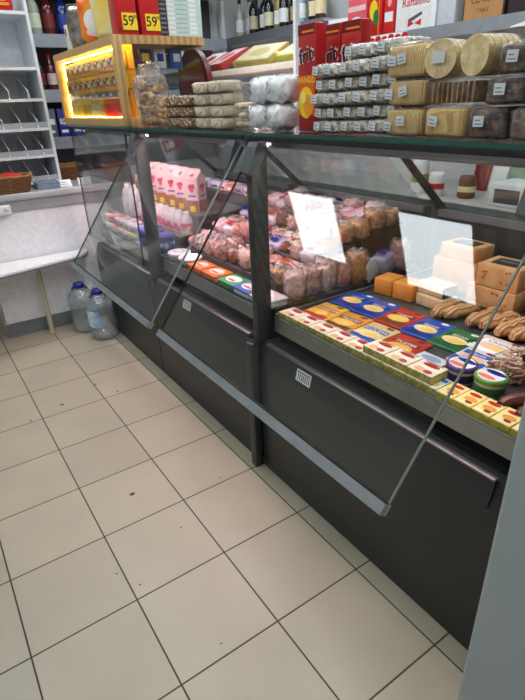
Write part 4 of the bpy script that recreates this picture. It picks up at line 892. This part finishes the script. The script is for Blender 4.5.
# ------------------------------------------------------------------ dairy case
def carton(h=.24):
    t = root('milk_carton', '', 'carton', (0, 0, 0), FACE, 'pink gable cartons in the dairy case')
    PK = mat((246, 206, 212), .4)
    b = B(); w = .044; b.box(-w, w, -w, w, 0, h * .80, PK, bev=.002, seg=1)
    b.prism([(-w, -w, h * .80), (-w, w, h * .80), (-w, .004, h * .93), (-w, .004, h), (-w, -.004, h), (-w, -.004, h * .93)], (2 * w, 0, 0), PK); b.build('carton', t)
    for F0 in (Matrix.Translation((0, -w - .0004, 0)) @ FRONT, Matrix.Rotation(R(90), 4, 'Z') @ Matrix.Translation((0, -w - .0004, 0)) @ FRONT):
        q = B(); q.decal(-w + .002, w - .002, .0, h * .28, mat((170, 110, 84), .5), F0).oval(-.010, h * .60, .013, .014, mat((214, 50, 90), .4), F0).oval(.011, h * .61, .013, .014, mat((196, 40, 80), .4), F0 @ Matrix.Translation((0, 0, .0004))).oval(.001, h * .53, .014, .014, mat((222, 70, 104), .4), F0 @ Matrix.Translation((0, 0, .0008))); q.decal(-.026, .026, h * .36, h * .40, mat((90, 90, 180), .4), F0); q.build('printed_side', t)
    B().cyl((0, -w * .62, h * .85), (0, -w * .82, h * .91), .012, mat((244, 224, 228), .4), n=14).build('cap', t)
    p = B(); p.box(-.018, .018, -.001, 0, .004, .036, YEL); p.build('price_tag', t, loc=(.0, -w - .0015, 0))
    return t
c0 = carton()
for i in range(5):
    y = 2.25 + .142 * i
    lab = 'pink gable milk carton in the dairy case, %s from the meat case' % ORD[i]
    if i == 0: c0['label'] = lab; c0.location = (1.145, y, .8755); c0.rotation_euler = (0, 0, FACE + .5)
    else: dup(c0, lab, (1.145 + jit(.004), y, .8755), FACE + .5 + jit(.08))
def yog():
    t = root('yoghurt_bottle', '', 'yoghurt', (0, 0, 0), FACE, 'yoghurt bottles in the dairy case')
    B().lathe([(0, .002), (.032, 0), (.036, .008), (.036, .070), (.030, .098), (.018, .112), (.018, .12)], mat((244, 232, 236), .35), n=20).build('body', t)
    B().lathe([(.0368, .012), (.0368, .068)], mat((232, 120, 150), .4, c2=(250, 236, 238), scale=26, contrast=(.45, .55)), n=20).build('sleeve', t)
    B().lathe([(.019, .114), (.019, .128), (0, .128)], WHITE, n=14).build('cap', t); return t
y0_ = yog()
for i in range(8):
    lab = 'pink and white yoghurt bottle below the milk cartons, %s from the post' % ORD[i]
    loc = (1.0, 2.115 + i * .088, .7805)
    if i == 0: y0_['label'] = lab; y0_.location = loc
    else: dup(y0_, lab, loc, jit(1))
bx = None
for i in range(2):
    lab = 'brown and pink dessert box beside the milk cartons, %s from the far end' % ORD[i]
    loc = (1.115, 3.00 - i * .066, .8755)
    if not bx:
        b = B(); b.box(-.032, .032, -.04, .04, 0, .15, mat((226, 150, 140), .4), bev=.003); b.decal(-.026, .026, .05, .11, mat((130, 70, 60), .5), Matrix.Translation((0, -.0402, 0)) @ FRONT); b.decal(-.018, .018, .006, .036, YEL, Matrix.Translation((0, -.0402, 0)) @ FRONT)
        bx = tag(b.build('dessert_box', loc=loc, rz=FACE + .3), lab, 'dessert', 'dessert boxes')
    else: dup(bx, lab, loc, FACE + .3 + jit(.1))
kef = B(); kef.lathe([(0, .002), (.042, 0), (.046, .010), (.046, .13), (.034, .165), (.020, .18), (.020, .20), (0, .20)], mat((232, 230, 236), .35), n=24)
kef.lathe([(.0468, .03), (.0468, .11)], mat((206, 200, 222), .4, c2=(240, 236, 244), scale=20, contrast=(.45, .55)), n=24)
k0 = None
for i, y in enumerate((2.985, 2.87)):
    lab = 'tall white dairy bottle in the front of the dairy case, %s from the far end' % ORD[i]
    loc = (.995, y, .7805)
    if not k0: k0 = tag(kef.build('dairy_bottle', loc=loc), lab, 'bottle', 'white dairy bottles')
    else: dup(k0, lab, loc, jit(1))
DP = [(LPINK, MAG, 'pale pink'), (mat((236, 232, 238), .4), BLUE, 'white'), (YEL, DBLUE, 'yellow'), (mat((60, 90, 180), .4), WHITE, 'blue'), (mat((226, 120, 120), .4), WHITE, 'rose'), (LAV, PURPLE, 'lavender')]
pat = [[1, 0, 4, 0, 1, 2, 3, 2], [0, 4, 0, 1, 0, 5, 3, 1], [0, 1, 5, 1, 0, 4, 5, 0]]
for ri, (x, z) in enumerate(((.845, TB), (.858, TB + .052), (1.50, .9305))):
    for k in range(8):
        y = 2.985 - k * .102 if ri < 2 else 2.9 - k * .105
        if ri < 2 and k > 6: continue
        c, c2, nm = DP[pat[ri][k]]
        b = B(); hh = .050; b.blob(.100, .100, hh, c, e=.3, wob=.06, seed=ri * 8 + k, seg=18); b.oval(0, 0, .03, .018, c2, Matrix.Translation((0, 0, hh * 1.02))); b.box(-.035, .03, .022, .030, hh * 1.0, hh * 1.02 + .0005, c2); b.box(-.03, .03, -.0515, -.050, .015, .03, c2)
        tag(b.build('dairy_pack', loc=(x, y, z), rz=FACE + jit(.2)), '%s dairy pack in the dairy case %s, %s from the far end' % (nm, ['lower front layer', 'upper front layer', 'rear step'][ri], ORD[k]), 'dairy pack', 'dairy packs lying in the far case')
def bucket(lab, x, y):
    t = root('blue_bucket', lab, 'bucket', (x, y, TB), 0, 'blue buckets in the dairy case')
    B().lathe([(0, .002), (.048, 0), (.052, .006), (.058, .085), (.061, .088)], mat((26, 52, 150), .35, coat=.3), n=30).build('body', t)
    B().lathe([(.060, .086), (.064, .088), (.064, .098), (.060, .102), (0, .102)], mat((34, 62, 168), .35, coat=.3), n=30).build('lid', t)
    B().lathe([(.0545, .030), (.0575, .062)], mat((180, 196, 226), .4, c2=(40, 66, 160), scale=24, contrast=(.45, .55)), n=30).build('paper_band', t)
bucket('dark blue lidded bucket beside the post in the dairy case front', .862, 2.135)
bucket('dark blue lidded bucket, second from the post in the dairy case front', .862, 2.275)

# ------------------------------------------------------------------ camera and exposure
cam = bpy.data.cameras.new('camera'); co = bpy.data.objects.new('camera', cam); COL.objects.link(co)
f = 505.27; cam.sensor_fit = 'HORIZONTAL'; cam.sensor_width = 36; cam.lens = 36 * f / 525; cam.clip_start = .02
pit, roll, yaw = R(26.2118), R(-2.3290), R(33.1359)
F = Vector((math.sin(yaw) * math.cos(pit), math.cos(yaw) * math.cos(pit), -math.sin(pit)))
R0 = Vector((math.cos(yaw), -math.sin(yaw), 0)); U0 = R0.cross(F)
Rv = R0 * math.cos(roll) + U0 * math.sin(roll); Uv = -R0 * math.sin(roll) + U0 * math.cos(roll)
co.matrix_world = Matrix(((Rv.x, Uv.x, -F.x, -.24736), (Rv.y, Uv.y, -F.y, -.53031), (Rv.z, Uv.z, -F.z, 1.45049), (0, 0, 0, 1)))
scn.camera = co
w = bpy.data.worlds.new('room_air'); scn.world = w; w.use_nodes = True
w.node_tree.nodes['Background'].inputs[0].default_value = (.9, .95, 1, 1); w.node_tree.nodes['Background'].inputs[1].default_value = .0
scn.view_settings.view_transform = 'Standard'; scn.view_settings.look = 'None'; scn.view_settings.gamma = 1; scn.view_settings.exposure = .42
scn.cycles.use_denoising = True; scn.cycles.transparent_max_bounces = 40; scn.cycles.max_bounces = 12; scn.cycles.diffuse_bounces = 8
scn.cycles.sample_clamp_indirect = 6; scn.cycles.caustics_reflective = False; scn.cycles.caustics_refractive = False
